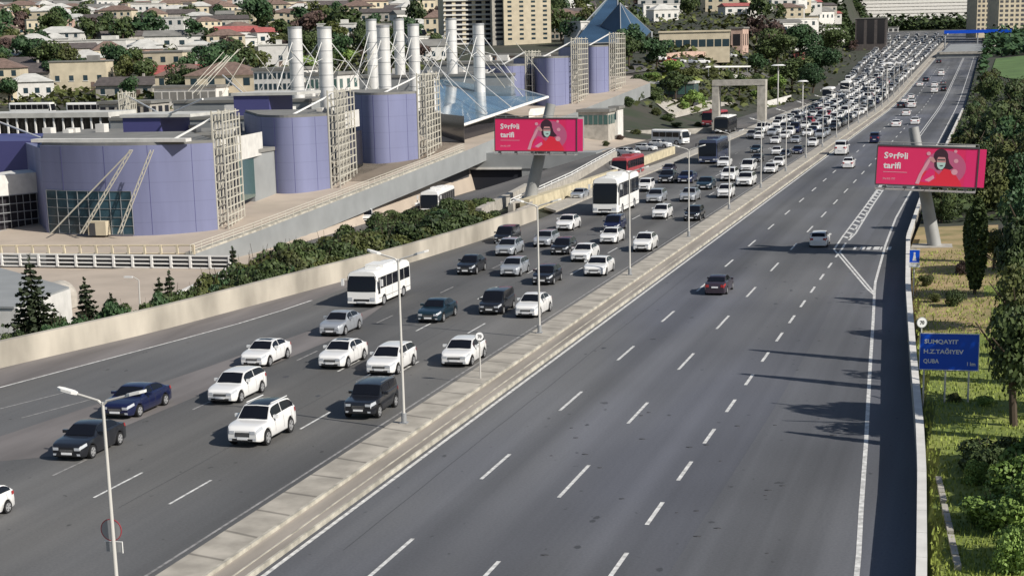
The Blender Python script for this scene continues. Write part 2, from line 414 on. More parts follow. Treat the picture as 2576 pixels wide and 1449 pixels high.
strip('edge_line', lambda y: -24.13, lambda y: -23.95, 25, 800, .006, 'paint')
strip('edge_line', lambda y: redge(y) - .17, lambda y: redge(y) + .02, 25, 800, .006, 'paint')
strip('edge_line', K(-28.22), K(-28.1), 25, 500, .006, 'oldpaint')
strip('edge_line', lambda y: interp([(25, -63), (84.7, -52.6), (100.6, -49.65), (110, -48.1), (117.7, -47.45)], y) - .08, lambda y: interp([(25, -63), (84.7, -52.6), (100.6, -49.65), (110, -48.1), (117.7, -47.45)], y) + .08, 60, 119, .009, 'paint')
def pline(name, pts, w, m='paint', dz=.008):
    mb = MB()
    for a, b in zip(pts, pts[1:]):
        a = Vector(a); b = Vector(b); d = (b - a); n = Vector((-d.y, d.x, 0)).normalized() * w / 2
        mb.face([a - n + Vector((0, 0, zr(a.y) + dz)), b - n + Vector((0, 0, zr(b.y) + dz)), b + n + Vector((0, 0, zr(b.y) + dz)), a + n + Vector((0, 0, zr(a.y) + dz))])
    return struct(name, mb, M[m])
q = lambda x, y: (PZ(x, y).x, PZ(x, y).y, 0)
pline('merge_line', [q(0, 1028), q(160, 988)], .13, 'oldpaint'); pline('merge_line', [q(55, 1051), q(235, 1003)], .13, 'oldpaint')
strip('exit_lane_line', K(-12.75), K(-12.58), 200, 800, .007, 'paint'); strip('exit_lane_line', K(-12.3), K(-12.16), 262, 800, .007, 'paint')
# hatched gore: two legs and rungs, then the ladder
A0 = q(2098, 628); pline('gore_line', [A0, q(2181, 726), q(2199, 742)], .16); pline('gore_line', [q(2112, 634), q(2200, 738)], .16)
pline('gore_line', [A0, q(2120, 595), q(2178, 518), q(2206, 478), q(2234, 436)], .17); pline('gore_line', [q(2113, 633), q(2123, 620)], .17)
pline('gore_line', [q(2135, 605), q(2152, 588), q(2198, 513), q(2222, 478), q(2248, 440)], .17)
a0, a1, b0, b1 = [Vector(q(*p)) for p in ((2120, 595), (2234, 436), (2140, 600), (2248, 440))]
for i in range(22):
    k = i / 21; p = a0.lerp(a1, k) + Vector((.1, 0, 0)); r_ = b0.lerp(b1, k) - Vector((.1, 0, 0)); pline('gore_bar', [p, r_], .42, dz=.005)
mb = MB()
for i, w in enumerate((.28, .5, .42, .62, .2, .45)):
    x0 = q(2145, 628)[0] + i * .42 * 1.35; y0 = q(2145, 628)[1]; mb.face([(x0, y0, .006), (x0 + w * .8, y0, .006), (x0 + w * .8, y0 + 2.2, .006), (x0, y0 + 2.2, .006)])
struct('road_lettering', mb, M['paint'])
strip('newer_asphalt_strip', lambda y: -10.1 - .25 * math.sin(y * .05), lambda y: redge(y) - .2, 25, 300, .0028, asphalt('asphalt_newer', (.100, .103, .113), .5, (.112, .114, .120)))
rs = random.Random(4)
def seam(x0, y0, y1, w, wob):
    mb = MB(); y = y0; ph = rs.uniform(0, 6)
    pts = []
    while y < y1: pts.append((x0 + wob * math.sin(y * .21 + ph) + wob * .5 * math.sin(y * .83 + ph * 2), y)); y += .8
    for (xa, ya), (xb, yb) in zip(pts, pts[1:]): mb.face([(xa - w, ya, .0042), (xa + w, ya, .0042), (xb + w, yb, .0042), (xb - w, yb, .0042)])
    struct('tar_seam', mb, M['seam'])
M['seam'] = mat('tar_seam_black', (.045, .045, .047), .7)
for x0, y0, y1, w, wob in ((-22.4, 58, 140, .015, .02), (-33.6, 62, 110, .015, .02)): seam(x0, y0, y1, w, wob)
mb = MB()
for i in range(22):
    x = rs.choice([-22.2, -18.3, -14.2, -10.4, -30.1, -33.6, -37.2]) + rs.gauss(0, .35); y = rs.uniform(56, 150); w = rs.uniform(.08, .22)
    n = 9; mb.face([(x + w * math.cos(6.283 * k / n) * rs.uniform(.6, 1), y + 1.8 * w * math.sin(6.283 * k / n) * rs.uniform(.6, 1), .0036) for k in range(n)])
tag(mb.build('oil_stains', M['seam2'] if 'seam2' in M else mat('oil_stain', (.06, .06, .063), .6)), 'faint dark oil stains along the wheel tracks', kind='stuff')
# tyre scraps and leaves on the outbound road
mb = MB(); rr = random.Random(3)
for i in range(26):
    x = rr.uniform(-19, -5.5); y = rr.uniform(58, 84); w = rr.uniform(.05, .16)
    mb.prism([(x - w, y - .04), (x, y - w * .5), (x + w, y), (x, y + w * .5)], .004, .03)
tag(mb.build('road_litter', M['darkgrey']), 'dark leaves and scraps scattered on the outbound asphalt', 'litter', kind='stuff')

# ------------------------------------------------------------------ walls along the road
def wallbuild(name, label, cat, xf, y0, y1, th, h, m, st=4, base=-.4, side=-1, capm=None, caph=.0, parts=True):
    r = thing(name, label, cat, (0, 0, 0))
    mb = MB(); ys = arange(y0, y1, st)
    for y in ys:
        z = zr(y); x = xf(y); hh = h(y) if callable(h) else h
        a, b = (x, x + side * th); a, b = min(a, b), max(a, b)
        mb.v += [(a, y, z + base), (a, y, z + hh), (b, y, z + hh), (b, y, z + base)]
    n = len(ys)
    for i in range(n - 1):
        a = 4 * i
        for p, q_ in ((0, 1), (1, 2), (2, 3)): mb.f.append((a + q_, a + p, a + 4 + p, a + 4 + q_)); mb.m.append(0)
    mb.f.append((0, 1, 2, 3)); mb.m.append(0); a = 4 * (n - 1); mb.f.append((a + 3, a + 2, a + 1, a)); mb.m.append(0)
    mb.build('wall_face', m, r)
    if capm:
        mb = MB()
        for i in range(n - 1):
            y = ys[i]; y2 = ys[i + 1]; hh = h(y) if callable(h) else h; h2 = h(y2) if callable(h) else h
            x = xf(y); x2 = xf(y2); a, b = sorted((x, x + side * th)); c, d = sorted((x2, x2 + side * th))
            mb.prism([(a - .04, y + .02), (b + .04, y + .02), (d + .04, y2 - .02), (c - .04, y2 - .02)], [zr(y) + hh + .003] * 2 + [zr(y2) + h2 + .003] * 2, [zr(y) + hh + caph] * 2 + [zr(y2) + h2 + caph] * 2)
        mb.build('coping', capm, r)
    return r
wallbuild('retaining_wall', 'long cream rendered retaining wall along the inbound carriageway, shrubs behind it', 'wall', leftX, 30, 178, .45, 1.55, M['wall'], base=-.5)
wallbuild('parapet_wall', 'low pale parapet wall shading a dark strip at the right edge of the outbound road', 'wall', wallX, 30, 420, .27, lambda y: 1.15, M['concrete'], st=3, side=1, capm=M['whitewall'], caph=.06)
# yellow barrier by the service road, with rail
r = thing('ramp_barrier', 'yellow concrete barrier with a white handrail beside the service road by the red bus', 'barrier')
mb = MB(); mb.prism([(-49.6, 187), (-48.5, 187), (-47.9, 232), (-48.4, 232.4)], -.2, 1.25); mb.prism([(-49.6, 246), (-49.1, 246), (-49.0, 283), (-49.5, 283)], -.2, 1.2); mb.build('barrier_face', M['barrier'], r)
mb = MB()
rail = [(-50.2, 186), (-52.5, 225), (-57.2, 276)]
for (x, y), (x2, y2) in zip(rail, rail[1:]):
    mb.prism([(x - .5, y + .03), (x + .1, y), (x2 + .1, y2), (x2 - .5, y2 + .03)], -.3, .9)
mb.build('parapet', M['concrete'], r)
mb = MB()
for h in (1.05, 1.35):
    for (x, y), (x2, y2) in zip(rail, rail[1:]): mb.tube((x - .2, y, h), (x2 - .2, y2, h), .06)
for i in range(19):
    k = i / 18; y = 186 + 90 * k; x = interp([(186, -50.2), (225, -52.5), (276, -57.2)], y); mb.tube((x - .2, y, .85), (x - .2, y, 1.38), .04, n=5)
mb.build('handrail', M['white'], r)
# curved wing wall under the left billboard
r = thing('wing_wall', 'pale stepped wing wall curving round the foot of the pink billboard by the inbound road', 'wall')
mb = MB(); pts = [PZ(1208, 545, 0), PZ(1240, 528, 0), PZ(1286, 505, 0), PZ(1330, 480, 0)]
for a, b in zip(pts, pts[1:]): mb.prism([(a.x - .5, a.y), (a.x + .2, a.y - .1), (b.x + .2, b.y - .1), (b.x - .5, b.y)], -6.2, .9)
mb.build('wall_face', M['concrete'], r)
mb = MB(); pts = [(-47.4, 178), (-47.6, 184), (-48.6, 189), (-50.8, 191.5)]
for a, b in zip(pts, pts[1:]): mb.prism([(a[0] - .35, a[1]), (a[0], a[1] - .1), (b[0], b[1] - .1), (b[0] - .35, b[1] + .1)], -.3, 1.0)
mb.build('curved_kerb', M['concrete'], r)
# far flyover over the outbound carriageway
r = thing('flyover', 'grey concrete flyover crossing above the outbound carriageway in the far distance', 'bridge')
p0 = PS(2363, 150, 790); p1 = PS(2462, 150, 790); zt = PS(2400, 137, 790).z
mb = MB(); mb.prism([(p0.x, 790), (p1.x + 3, 790), (p1.x + 9, 900), (p0.x + 2, 900)], [zt - 2.2] * 2 + [zt + .6] * 2, [zt] * 2 + [zt + 3.4] * 2); mb.build('deck', M['concrete2'], r)
mb = MB(); mb.box((p0.x, 789.5, zt + .002), (p1.x + 3, 790, zt + 1.0)); mb.prism([(p1.x + 3, 789.5), (p1.x + 3.5, 789.5), (p1.x + 9.5, 900), (p1.x + 9, 900)], [zt] * 2 + [zt + 3.3] * 2, [zt + 1] * 2 + [zt + 4.4] * 2); mb.build('parapet', M['concrete'], r)
mb = MB(); mb.box((p0.x - 1.2, 790, zr(790) - 1), (p0.x - .02, 850, zt + .8)); mb.box((p1.x + 1.6, 790.2, zr(790) - 1), (p1.x + 4.2, 850, zt - .1)); mb.build('abutment', M['concrete2'], r)
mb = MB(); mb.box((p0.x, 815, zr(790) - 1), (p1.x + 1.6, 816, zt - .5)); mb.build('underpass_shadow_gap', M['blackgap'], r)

# ------------------------------------------------------------------ conference centre terrace
TE = [TP(0, 641), TP(485, 641), TP(643, 584), TP(868, 498), TP(1171, 380)]
Cx = [TP(1439, 286), TP(1636, 209)]
mb = MB()
pts = [TE[0], TE[1], TE[2], TE[3], TE[4], Vector((-81.5, 300, 2.4)), Cx[0], Cx[1], Vector((-82, 415, 9.5)), Vector((-180, 415, 9.5)), Vector((-200, 184, -4.7))]
mb.prism([(p.x, p.y) for p in pts], [T(p.y) - 3.0 for p in pts], [T(p.y) for p in pts], 0, 1)
struct('terrace', mb, [M['concrete2'], M['plaza']])
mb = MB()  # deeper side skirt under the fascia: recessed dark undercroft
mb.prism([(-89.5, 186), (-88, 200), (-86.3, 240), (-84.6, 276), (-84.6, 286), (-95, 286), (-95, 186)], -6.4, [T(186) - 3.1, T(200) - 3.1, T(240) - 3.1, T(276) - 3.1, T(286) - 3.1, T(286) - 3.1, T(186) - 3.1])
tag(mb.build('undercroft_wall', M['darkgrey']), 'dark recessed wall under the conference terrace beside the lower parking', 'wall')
# white parapet kerb on the terrace edge + rails
r = thing('terrace_railing', 'long white three-rail railing stepping along the roadside edge of the tan terrace', 'railing')
mb = MB()
edge = TE[1:]
for a, b in zip(edge, edge[1:]):
    a = a + Vector((-.25, 0, 0)); b = b + Vector((-.25, 0, 0))
    for h in (.45, .78, 1.1): mb.tube(a + Vector((0, 0, h)), b + Vector((0, 0, h)), .045, n=5)
    n = int((b - a).length / 2.2)
    for i in range(n + 1):
        p = a.lerp(b, i / n); mb.tube(p, p + Vector((0, 0, 1.12)), .04, n=5)
mb.build('rails', M['lattice'], r)
mb = MB()
for a, b in zip(edge, edge[1:]): mb.prism([(a.x - .9, a.y), (a.x - .02, a.y), (b.x - .02, b.y), (b.x - .9, b.y)], [T(a.y) + .003] * 2 + [T(b.y) + .003] * 2, [T(a.y) + .22] * 2 + [T(b.y) + .22] * 2)
mb.build('kerb', M['yellowish'], r)
r = thing('terrace_front_railing', 'pale railing with square posts at the near end of the tan terrace', 'railing')
mb = MB(); a = TE[0]; b = TE[1]
for h in (.12, 1.0, 1.08): mb.tube(a + Vector((0, .3, h)), b + Vector((0, .3, h)), .07, n=5)
for i in range(13):
    p = a.lerp(b, i / 12) + Vector((0, .3, 0)); mb.box((p.x - .13, p.y - .13, p.z), (p.x + .13, p.y + .13, p.z + 1.1))
mb.build('rails', M['cream'], r)
r = thing('louvred_fence', 'white slatted fence with dark gaps below the near end of the terrace', 'fence')
mb = MB(); a = PS(-40, 640, 181.5); b = PS(578, 642, 181.5); zb = PS(300, 671, 181.5).z; zt_ = PS(300, 641, 181.5).z
nb = 13
for i in range(nb + 1):
    x = a.x + (b.x - a.x) * i / nb; mb.box((x - .13, 181.2, zb), (x + .13, 181.5, zt_))
for k in range(4):
    z = zb + (zt_ - zb) * k / 3.; mb.box((a.x, 181.26, z - .09), (b.x, 181.44, z + .06))
mb.build('slats', M['white'], r)
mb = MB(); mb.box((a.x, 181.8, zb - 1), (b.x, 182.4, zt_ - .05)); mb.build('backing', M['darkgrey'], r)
# tan lower plaza with stepped ramp
pp = [PZ(-60, 760, -6.1), PZ(100, 690, -6.1), PZ(370, 671, -6.1), PZ(600, 672, -6.1), PZ(430, 770, -6.1), PZ(330, 830, -6.1), PZ(100, 900, -6.1), PZ(-60, 920, -6.1)]
mb = MB(); mb.prism([(p.x, p.y) for p in pp[::-1]], -6.6, -6.08); struct('lower_plaza', mb, M['plaza'])
r = thing('stepped_ramp', 'white stepped parapets descending beside the tan lower plaza behind the shrubs', 'stairs')
mb = MB(); a = PZ(435, 757, -6.0); b = PZ(575, 690, -6.0)
for k in range(4):
    o = Vector((.75 * k, -.5 * k, 0)); mb.prism([(a.x + o.x, a.y + o.y), (a.x + o.x + .45, a.y + o.y), (b.x + o.x + .45, b.y + o.y), (b.x + o.x, b.y + o.y)], -7, -5.3 - .35 * k)
mb.build('parapet', M['whitewall'], r)
mb = MB(); mb.prism([(a.x + .46, a.y), (a.x + 2.9, a.y - 1.5), (b.x + 2.9, b.y - 1.5), (b.x + .46, b.y)], -7.2, -6.9); mb.build('steps', M['concrete2'], r)
# portal building below the left billboard
r = thing('underpass_portal', 'grey concrete underpass portal with dark opening behind the left billboard pole', 'building')
yb = 287; L_ = lambda x, y: PS(x, y, yb)
mb = MB(); x0, x1 = L_(1171, 430).x, L_(1500, 430).x; ztop = L_(1300, 385).z; zop = L_(1240, 425).z; xo = L_(1312, 430).x; zmid = L_(1300, 480).z
mb.box((x0 - .5, yb, zop), (x1, yb + 14, ztop)); mb.box((xo, yb + .2, -6.3), (x1, yb + 13.9, zop - .002)); mb.box((x0 - 12, yb - .1, zop + .3), (x0 - .55, yb + 10, ztop))
mb.build('wall', M['concrete2'], r)
mb = MB(); mb.box((x0 - 3, yb + .5, -6.3), (xo - .01, yb + 4, zop - .01)); mb.build('opening', M['blackgap'], r)
mb = MB(); mb.box((x0 - .5, yb - .15, zop - .12), (xo, yb - .02, zop + .25)); mb.build('lintel', M['whitewall'], r)
for (xa, xb, ya, yb2) in ((1402, 1485, 434, 462), (1500, 1537, 437, 465), (1545, 1560, 438, 450), (1388, 1424, 505, 522), (1428, 1455, 503, 518)):
    a = PS(xa, ya, yb - .02); b = PS(xb, yb2, yb - .02)
    mb = MB(); mb.box((a.x, yb - .06, b.z), (b.x, yb - .01, a.z)); w = mb.build('window', M['blackgap'], r)
    mb = MB(); mb.box((a.x - .15, yb - .1, a.z), (b.x + .15, yb - .02, a.z + .15)); mb.box((a.x, yb - .09, (a.z + b.z) / 2 - .07), (b.x, yb - .065, (a.z + b.z) / 2 + .07)); mb.build('window_frame', M['whitewall'], w)
# pale retaining wall on the far side of the upper car park + low fence bits
r = thing('garden_wall', 'low grey block wall behind the upper car park and white minibus', 'wall')
mb = MB(); a = PS(1455, 345, 330); b = PS(1790, 318, 345); z = PS(1600, 330, 335).z
mb.prism([(a.x, 330), (b.x, 345), (b.x, 345.5), (a.x, 330.5)], -1, [z] * 4); mb.build('wall_face', M['concrete'], r)
# ------------------------------------------------------------------ conference centre
hall = thing('conference_centre', 'sprawling conference hall of periwinkle blue curved drums with lattice towers and silver columns', 'building', (0, 0, 0))
def zat(x, y, s): return PS(x, y, s).z
def drum(bl, bm, br, ytop, depth, m='blue', slope=0, back=None):
    """curved front wall through three plan points, straight sides behind"""
    a, b, c = bl, bm, br
    z = [T(a.y) - .4]
    zt = PS((PIX(c)[0]), ytop, c.y).z
    pts = []
    for i in range(17):
        t = i / 16; p = (1 - t) ** 2 * a + 2 * t * (1 - t) * (2 * b - (a + c) / 2) + t * t * c; pts.append((p.x, p.y))
    n = len(pts)
    bk = depth * .62; pts2 = pts + [(c.x - bk, c.y + depth), (a.x - bk * .9, a.y + depth)]
    mb = MB(); mb.prism(pts2, min(T(a.y), T(c.y)) - 1, zt); w = mb.build('drum_wall', M[m], hall, smooth=True, ang=25)
    mb = MB(); mb.prism([(x * .999, y + .35) for x, y in pts2], zt + .004, zt + .35); r = mb.build('roof', M['roofgrey'], w)
    # panel joints
    for i in range(2, n - 1, 4):
        mb = MB(); x, y = pts[i]; mb.box((x - .03, y - .012, T(y) + .1), (x + .03, y + .03, zt - .02)); mb.build('panel_joint', M['darkblue'], w)
    return pts, zt
D = []
D.append(drum(TP(118, 585), TP(330, 594), TP(548, 578), 360, 22))
D.append(drum(TP(655, 475), TP(720, 488), TP(832, 474), 292, 16))
D.append(drum(TP(905, 408), TP(962, 412), TP(1053, 400), 236, 18))
D.append(drum(TP(1236, 268), TP(1280, 272), TP(1322, 266), 166, 12))
D.append(drum(TP(1350, 264), TP(1385, 268), TP(1437, 261), 146, 16))
D.append(drum(TP(1464, 233), TP(1492, 236), TP(1532, 231), 118, 16))
# flat blue wall left of the first drum
zt0 = D[0][1]; a = TP(118, 585); c = TP(83, 545)
mb = MB(); mb.prism([(a.x - .02, a.y + .3), (a.x - .02, a.y + 4), (c.x - 2, c.y + 3), (c.x, c.y)], T(a.y) - 1, zt0 - .4); mb.build('side_wall', M['blue'], hall)
mb = MB(); mb.box((a.x - 26, a.y + 14, -5), (a.x - 4, a.y + 34, zt0 - .2)); mb.build('rear_wall', M['darkblue'], hall)
# white roof fascia pieces over drum one
mb = MB(); A = PS(83, 380, a.y + .4); B = PS(470, 372, a.y - 1)
mb.prism([(A.x, a.y + .1), (B.x, a.y - 1.2), (B.x, a.y + .4), (A.x, a.y + 1.8)], zt0 + .36, zt0 + .75); mb.build('roof_fascia', M['whitewall'], hall)
# curtain wall low on the first drum
def facept(k, off=.06):
    pts = D[0][0]; i = min(len(pts) - 2, int(k * (len(pts) - 1))); f = k * (len(pts) - 1) - i
    p = Vector((*pts[i], 0)).lerp(Vector((*pts[i + 1], 0)), f); return p + Vector((0, -off, 0))
z0 = T(196) + .1; z1 = zat(230, 478, 196.5)
mb = MB()
ks = [0.02 + .50 * i / 8 for i in range(9)]
for i in range(8):
    p, q_ = facept(ks[i], .10), facept(ks[i + 1], .10); mb.face([(p.x, p.y, z0), (q_.x, q_.y, z0), (q_.x, q_.y, z1), (p.x, p.y, z1)])
cw = mb.build('curtain_wall', M['teal_glass'], hall)
mb = MB()
for k in ks:
    p = facept(k, .13); mb.box((p.x - .03, p.y - .05, z0), (p.x + .03, p.y + .05, z1))
for j in range(6):
    z = z0 + (z1 - z0) * j / 5
    for i in range(8):
        p, q_ = facept(ks[i], .16), facept(ks[i + 1], .16); mb.tube((p.x, p.y, z), (q_.x, q_.y, z), .035, n=4)
mb.build('mullion', M['grey'], cw)
p = facept(.33, .4); mb = MB(); mb.box((p.x - 1.1, p.y - .9, z0), (p.x + 1.3, p.y + .2, z0 + 1.7)); e = mb.build('entrance_box', M['cream'], hall)
mb = MB(); mb.box((p.x - .9, p.y - .95, z0), (p.x - .1, p.y - .905, z0 + 1.5)); mb.build('door', M['darkgrey'], e)
for xt, yt, xb, yb_, w in ((330, 378, 125, 590, .09), (330, 378, 205, 588, .2), (382, 378, 300, 588, .2)):
    t_ = PS(xt, yt, 192.6); b_ = PS(xb, yb_, 192.6); b_.z = max(b_.z, T(195)); mb = MB()
    if w < .1: mb.tube(t_, b_, w, n=6)
    else:
        for dx in (-w, w): mb.tube(t_ + Vector((dx, 0, 0)), b_ + Vector((dx, 0, 0)), .07, n=5)
        for i in range(16):
            u, v_ = t_.lerp(b_, i / 16), t_.lerp(b_, (i + 1) / 16); s_ = 1 if i % 2 else -1; mb.tube(u + Vector((w * s_, 0, 0)), v_ - Vector((w * s_, 0, 0)), .05, n=4)
    mb.build('raking_mast', M['lattice'], hall)
# lattice towers
def lattice(p0, p1, ytop, yb=None, ang=0, wd=1.3):
    """open grid of steel from ground to ytop between two plan points"""
    zt = PS(PIX(p0)[0], ytop, p0.y).z; zb = min(p0.z, p1.z) - .2
    d = (p1 - p0); d.z = 0; L = d.length; d.normalize(); n = Vector((d.y, -d.x, 0)); mb = MB()
    nx = 5; nz = int((zt - zb) / 1.0)
    for s_ in (0, 1):
        o = n * (wd * s_)
        for i in range(nx + 1):
            p = p0 + d * L * i / nx + o; mb.tube((p.x, p.y, zb), (p.x, p.y, zt - (0.6 if i % 2 else 0)), .11 + .03 * (s_ == 0), n=4)
        for j in range(nz + 1):
            z = zb + (zt - zb) * j / nz - .3; a_ = p0 + o; b_ = p1 + o; mb.tube((a_.x, a_.y, z), (b_.x, b_.y, z), .09, n=4)
    for i in (0, nx):
        for j in range(0, nz + 1, 2):
            z = zb + (zt - zb) * j / nz - .3; p = p0 + d * L * i / nx; q_ = p + n * wd; mb.tube((p.x, p.y, z), (q_.x, q_.y, z), .07, n=4)
    for j in range(0, nz - 3, 4):
        z = zb + (zt - zb) * j / nz; z2 = zb + (zt - zb) * (j + 4) / nz; a_ = p0 if j % 8 else p1; b_ = p1 if j % 8 else p0; mb.tube((a_.x, a_.y, z), (b_.x, b_.y, min(z2, zt)), .06, n=4)
    mb.build('lattice_tower', M['lattice'], hall); return zt
def LT(xa, ya, xb, yb_, ytop): return lattice(TP(xa, ya), TP(xb, yb_), ytop)
LT(549, 577, 590, 545, 280); LT(834, 474, 876, 438, 228); LT(1055, 400, 1090, 368, 185); LT(1324, 266, 1346, 250, 128); LT(1439, 262, 1464, 242, 95); LT(1534, 231, 1558, 215, 82)
lattice(TP(306, 360), TP(330, 345), 232)
# roof struts: tube pairs from the tower heads down to the drum roofs
def strut(x0, y0, s0, x1, y1, s1, r=.14, nm='roof_strut', m='white'):
    mb = MB(); mb.tube(PS(x0, y0, s0), PS(x1, y1, s1), r, n=6); mb.build(nm, M[m], hall)
for a_ in ((530, 300, 203, 400, 372, 199), (835, 238, 240, 712, 302, 233), (1056, 190, 270, 942, 246, 264), (1320, 132, 347, 1225, 186, 345), (1440, 105, 356, 1355, 150, 352), (1535, 85, 380, 1465, 125, 376), (510, 250, 225, 420, 290, 240), (312, 238, 300, 430, 300, 260), (0, 308, 230, 115, 352, 215), (560, 190, 330, 640, 260, 300),
           (703, 352, 232, 668, 500, 232), (935, 278, 262, 917, 415, 262)): strut(*a_)
rc = random.Random(8)
for i in range(26):
    x0 = rc.uniform(560, 1340); s = rc.uniform(285, 340); y0 = rc.uniform(120, 175) - (x0 - 560) * .03; dx = rc.choice([-1, 1]) * rc.uniform(45, 95)
    strut(x0, y0, s, x0 + dx, y0 + rc.uniform(60, 105), s - rc.uniform(2, 12), .06, 'stay_cable', 'lattice')
# glass infill between drums, and white fascias
def wallq(x0, y0, x1, y1, s0, s1, nm, m, par=hall, th=.3):
    a_ = PS(x0, y0, s0); b_ = PS(x1, y1, s1); mb = MB(); mb.prism([(a_.x, s0), (b_.x, s1), (b_.x, s1 + th), (a_.x, s0 + th)], [b_.z] * 2 + [b_.z] * 2, [a_.z] * 4); return mb.build(nm, M[m], par)
wallq(600, 385, 658, 488, 214, 226, 'glass_wall', 'gglass'); wallq(592, 345, 660, 390, 213, 225.5, 'white_fascia', 'whitewall'); wallq(878, 335, 912, 420, 250, 258, 'glass_wall', 'browngl'); wallq(868, 282, 903, 318, 247, 256, 'white_fascia', 'whitewall')
# smoked glass block at the near left with white band
g = wallq(-120, 478, 104, 585, 192, 204, 'smoked_block', 'browngl', th=12)
A = PS(-120, 500, 191.8); Bq = PS(104, 430, 203.8)
mb = MB(); mb.prism([(A.x, 191.6), (Bq.x, 203.6), (Bq.x, 218), (A.x, 206)], zat(50, 492, 199), zat(50, 440, 199)); mb.build('white_fascia', M['whitewall'], hall)
mb = MB()
zb_, zt_ = T(198), zat(50, 492, 199)
for j in range(5):
    z = zb_ + (zt_ - zb_) * j / 4; mb.tube((A.x, 191.75, z), (Bq.x + .1, 203.75, z), .07, n=4)
for i in range(14):
    k = i / 13; mb.tube((A.x + (Bq.x - A.x) * k, 191.75 + 12 * k, zb_), (A.x + (Bq.x - A.x) * k, 191.75 + 12 * k, zt_), .045, n=4)
mb.build('mullion', M['grey'], g)
# main body: stepped grey roofs behind the drums
for (x0, x1, y0, y1, yt, s) in ((-138, -96, 222, 236, 350, 222), (-142, -103, 240, 262, 300, 240), (-140, -98, 266, 292, 262, 266), (-142, -116, 294, 340, 232, 294), (-128, -92, 342, 372, 205, 342), (-120, -86, 374, 400, 170, 374)):
    mb = MB(); z = zat(700, yt, s); z = T(s) + 6.4
    mb.box((x0, y0, T(y0) - 2), (x1, y1, z)); b_ = mb.build('hall_block', M['concrete2'], hall)
    mb = MB(); mb.box((x0 - .2, y0 - .2, z + .003), (x1 + .2, y1 + .2, z + .5)); mb.build('roof_slab', M['roofgrey'], b_)
    rr = random.Random(int(y0))
    for i in range(9):
        mb = MB(); x = rr.uniform(x0 + 2, x1 - 3); y = rr.uniform(y0 + 1, y1 - 3); mb.box((x, y, z + .51), (x + rr.uniform(1, 3), y + rr.uniform(1, 2), z + .5 + rr.uniform(.4, 1.3))); mb.build('roof_vent', M['whitewall'], b_)
for (xa, xb, yt, yb2, s) in ((308, 402, 297, 352, 238), (587, 676, 242, 290, 268), (-5, 62, 388, 470, 224)):
    a_ = PS(xa, yt, s); b_ = PS(xb, yt, s); mb = MB(); mb.box((a_.x, s, PS(xa, yb2 + 30, s).z), (b_.x, s + 10, a_.z)); bb = mb.build('blue_block', M['darkblue'], hall)
    mb = MB(); mb.box((a_.x - .3, s - .3, a_.z + .003), (b_.x + 5, s + 10.3, a_.z + .45)); mb.build('roof_slab', M['rooflight'], bb)
# silver ventilation columns
for x, w, yt, yb2, s in ((741, 34, 68, 236, 300), (815, 35, 68, 236, 284), (933, 26, 49, 210, 330), (963, 31, 65, 236, 288), (1002, 26, 48, 205, 345), (1039, 28, 61, 236, 300), (1134, 27, 47, 205, 345), (1203, 28, 60, 212, 330)):
    t_ = PS(x, yt, s); b_ = PS(x, yb2 + 14, s); rad = w / 2 * (s / math.cos(YAW)) / FOC * .97
    rad = w / 2 * (t_ - Vector((0, 0, HC))).length / FOC
    mb = MB(); mb.tube((t_.x, s, b_.z - 2), (t_.x, s, t_.z), rad, n=28, cap=True); c_ = mb.build('ventilation_column', M['steel'], hall, smooth=True)
    mb = MB()
    H = t_.z - b_.z
    for i in range(1, 6): mb.tube((t_.x, s, b_.z + H * i / 6 - .05), (t_.x, s, b_.z + H * i / 6 + .05), rad * 1.02, n=28)
    mb.tube((t_.x, s, t_.z - .35), (t_.x, s, t_.z + .02), rad * 1.05, n=28); mb.build('seam_ring', M['grey'], c_)
    mb = MB(); rr = random.Random(x)
    for i, an in enumerate((.2, 1.9, 3.3, 4.6)):
        e_ = Vector((t_.x + math.cos(an) * 7, s + math.sin(an) * 8, b_.z + 1.5)); mb.tube(Vector((t_.x, s, t_.z - 1.2)), e_, .07, n=4)
        mb.tube(Vector((t_.x, s, t_.z - 5)), (Vector((t_.x, s, t_.z - 1.2)) + e_) / 2, .045, n=4)
    mb.build('guy_strut', M['white'], c_)
# big sloping blue glass canopy
P_ = [PS(1163, 314, 289), PS(1378, 243, 322), PS(1235, 205, 352), PS(1092, 192, 346), PS(1095, 277, 300)]
mb = MB(); P2 = [p + Vector((0, 0, -.35)) for p in P_]; n = len(P_)
cc = sum(P_, Vector()) / n
for i in range(n):
    j = (i + 1) % n; mb.face([P_[i], P_[j], cc]); mb.face([P2[j], P2[i], cc - Vector((0, 0, .35))])
cn = mb.build('glass_canopy', M['roofblue'], hall)
mb = MB()
for i in range(n):
    j = (i + 1) % n; mb.tube(P_[i] + Vector((0, 0, -.15)), P_[j] + Vector((0, 0, -.15)), .26, n=6)
mb.build('canopy_edge', M['white'], cn)
mb = MB(); mb.tube(PS(1137, 150, 344), PS(1285, 270, 305), .12, n=5); mb.tube(PS(1075, 145, 344), PS(1225, 285, 300), .12, n=5); mb.tube(PS(1250, 160, 340), PS(1330, 262, 318), .1, n=5); mb.build('canopy_stay', M['white'], cn)
wallq(1092, 285, 1168, 368, 300, 286, 'smoked_block', 'browngl'); wallq(1168, 318, 1330, 345, 291, 318, 'smoked_block', 'browngl')
wallq(1330, 275, 1375, 300, 325, 333, 'white_fascia', 'whitewall')

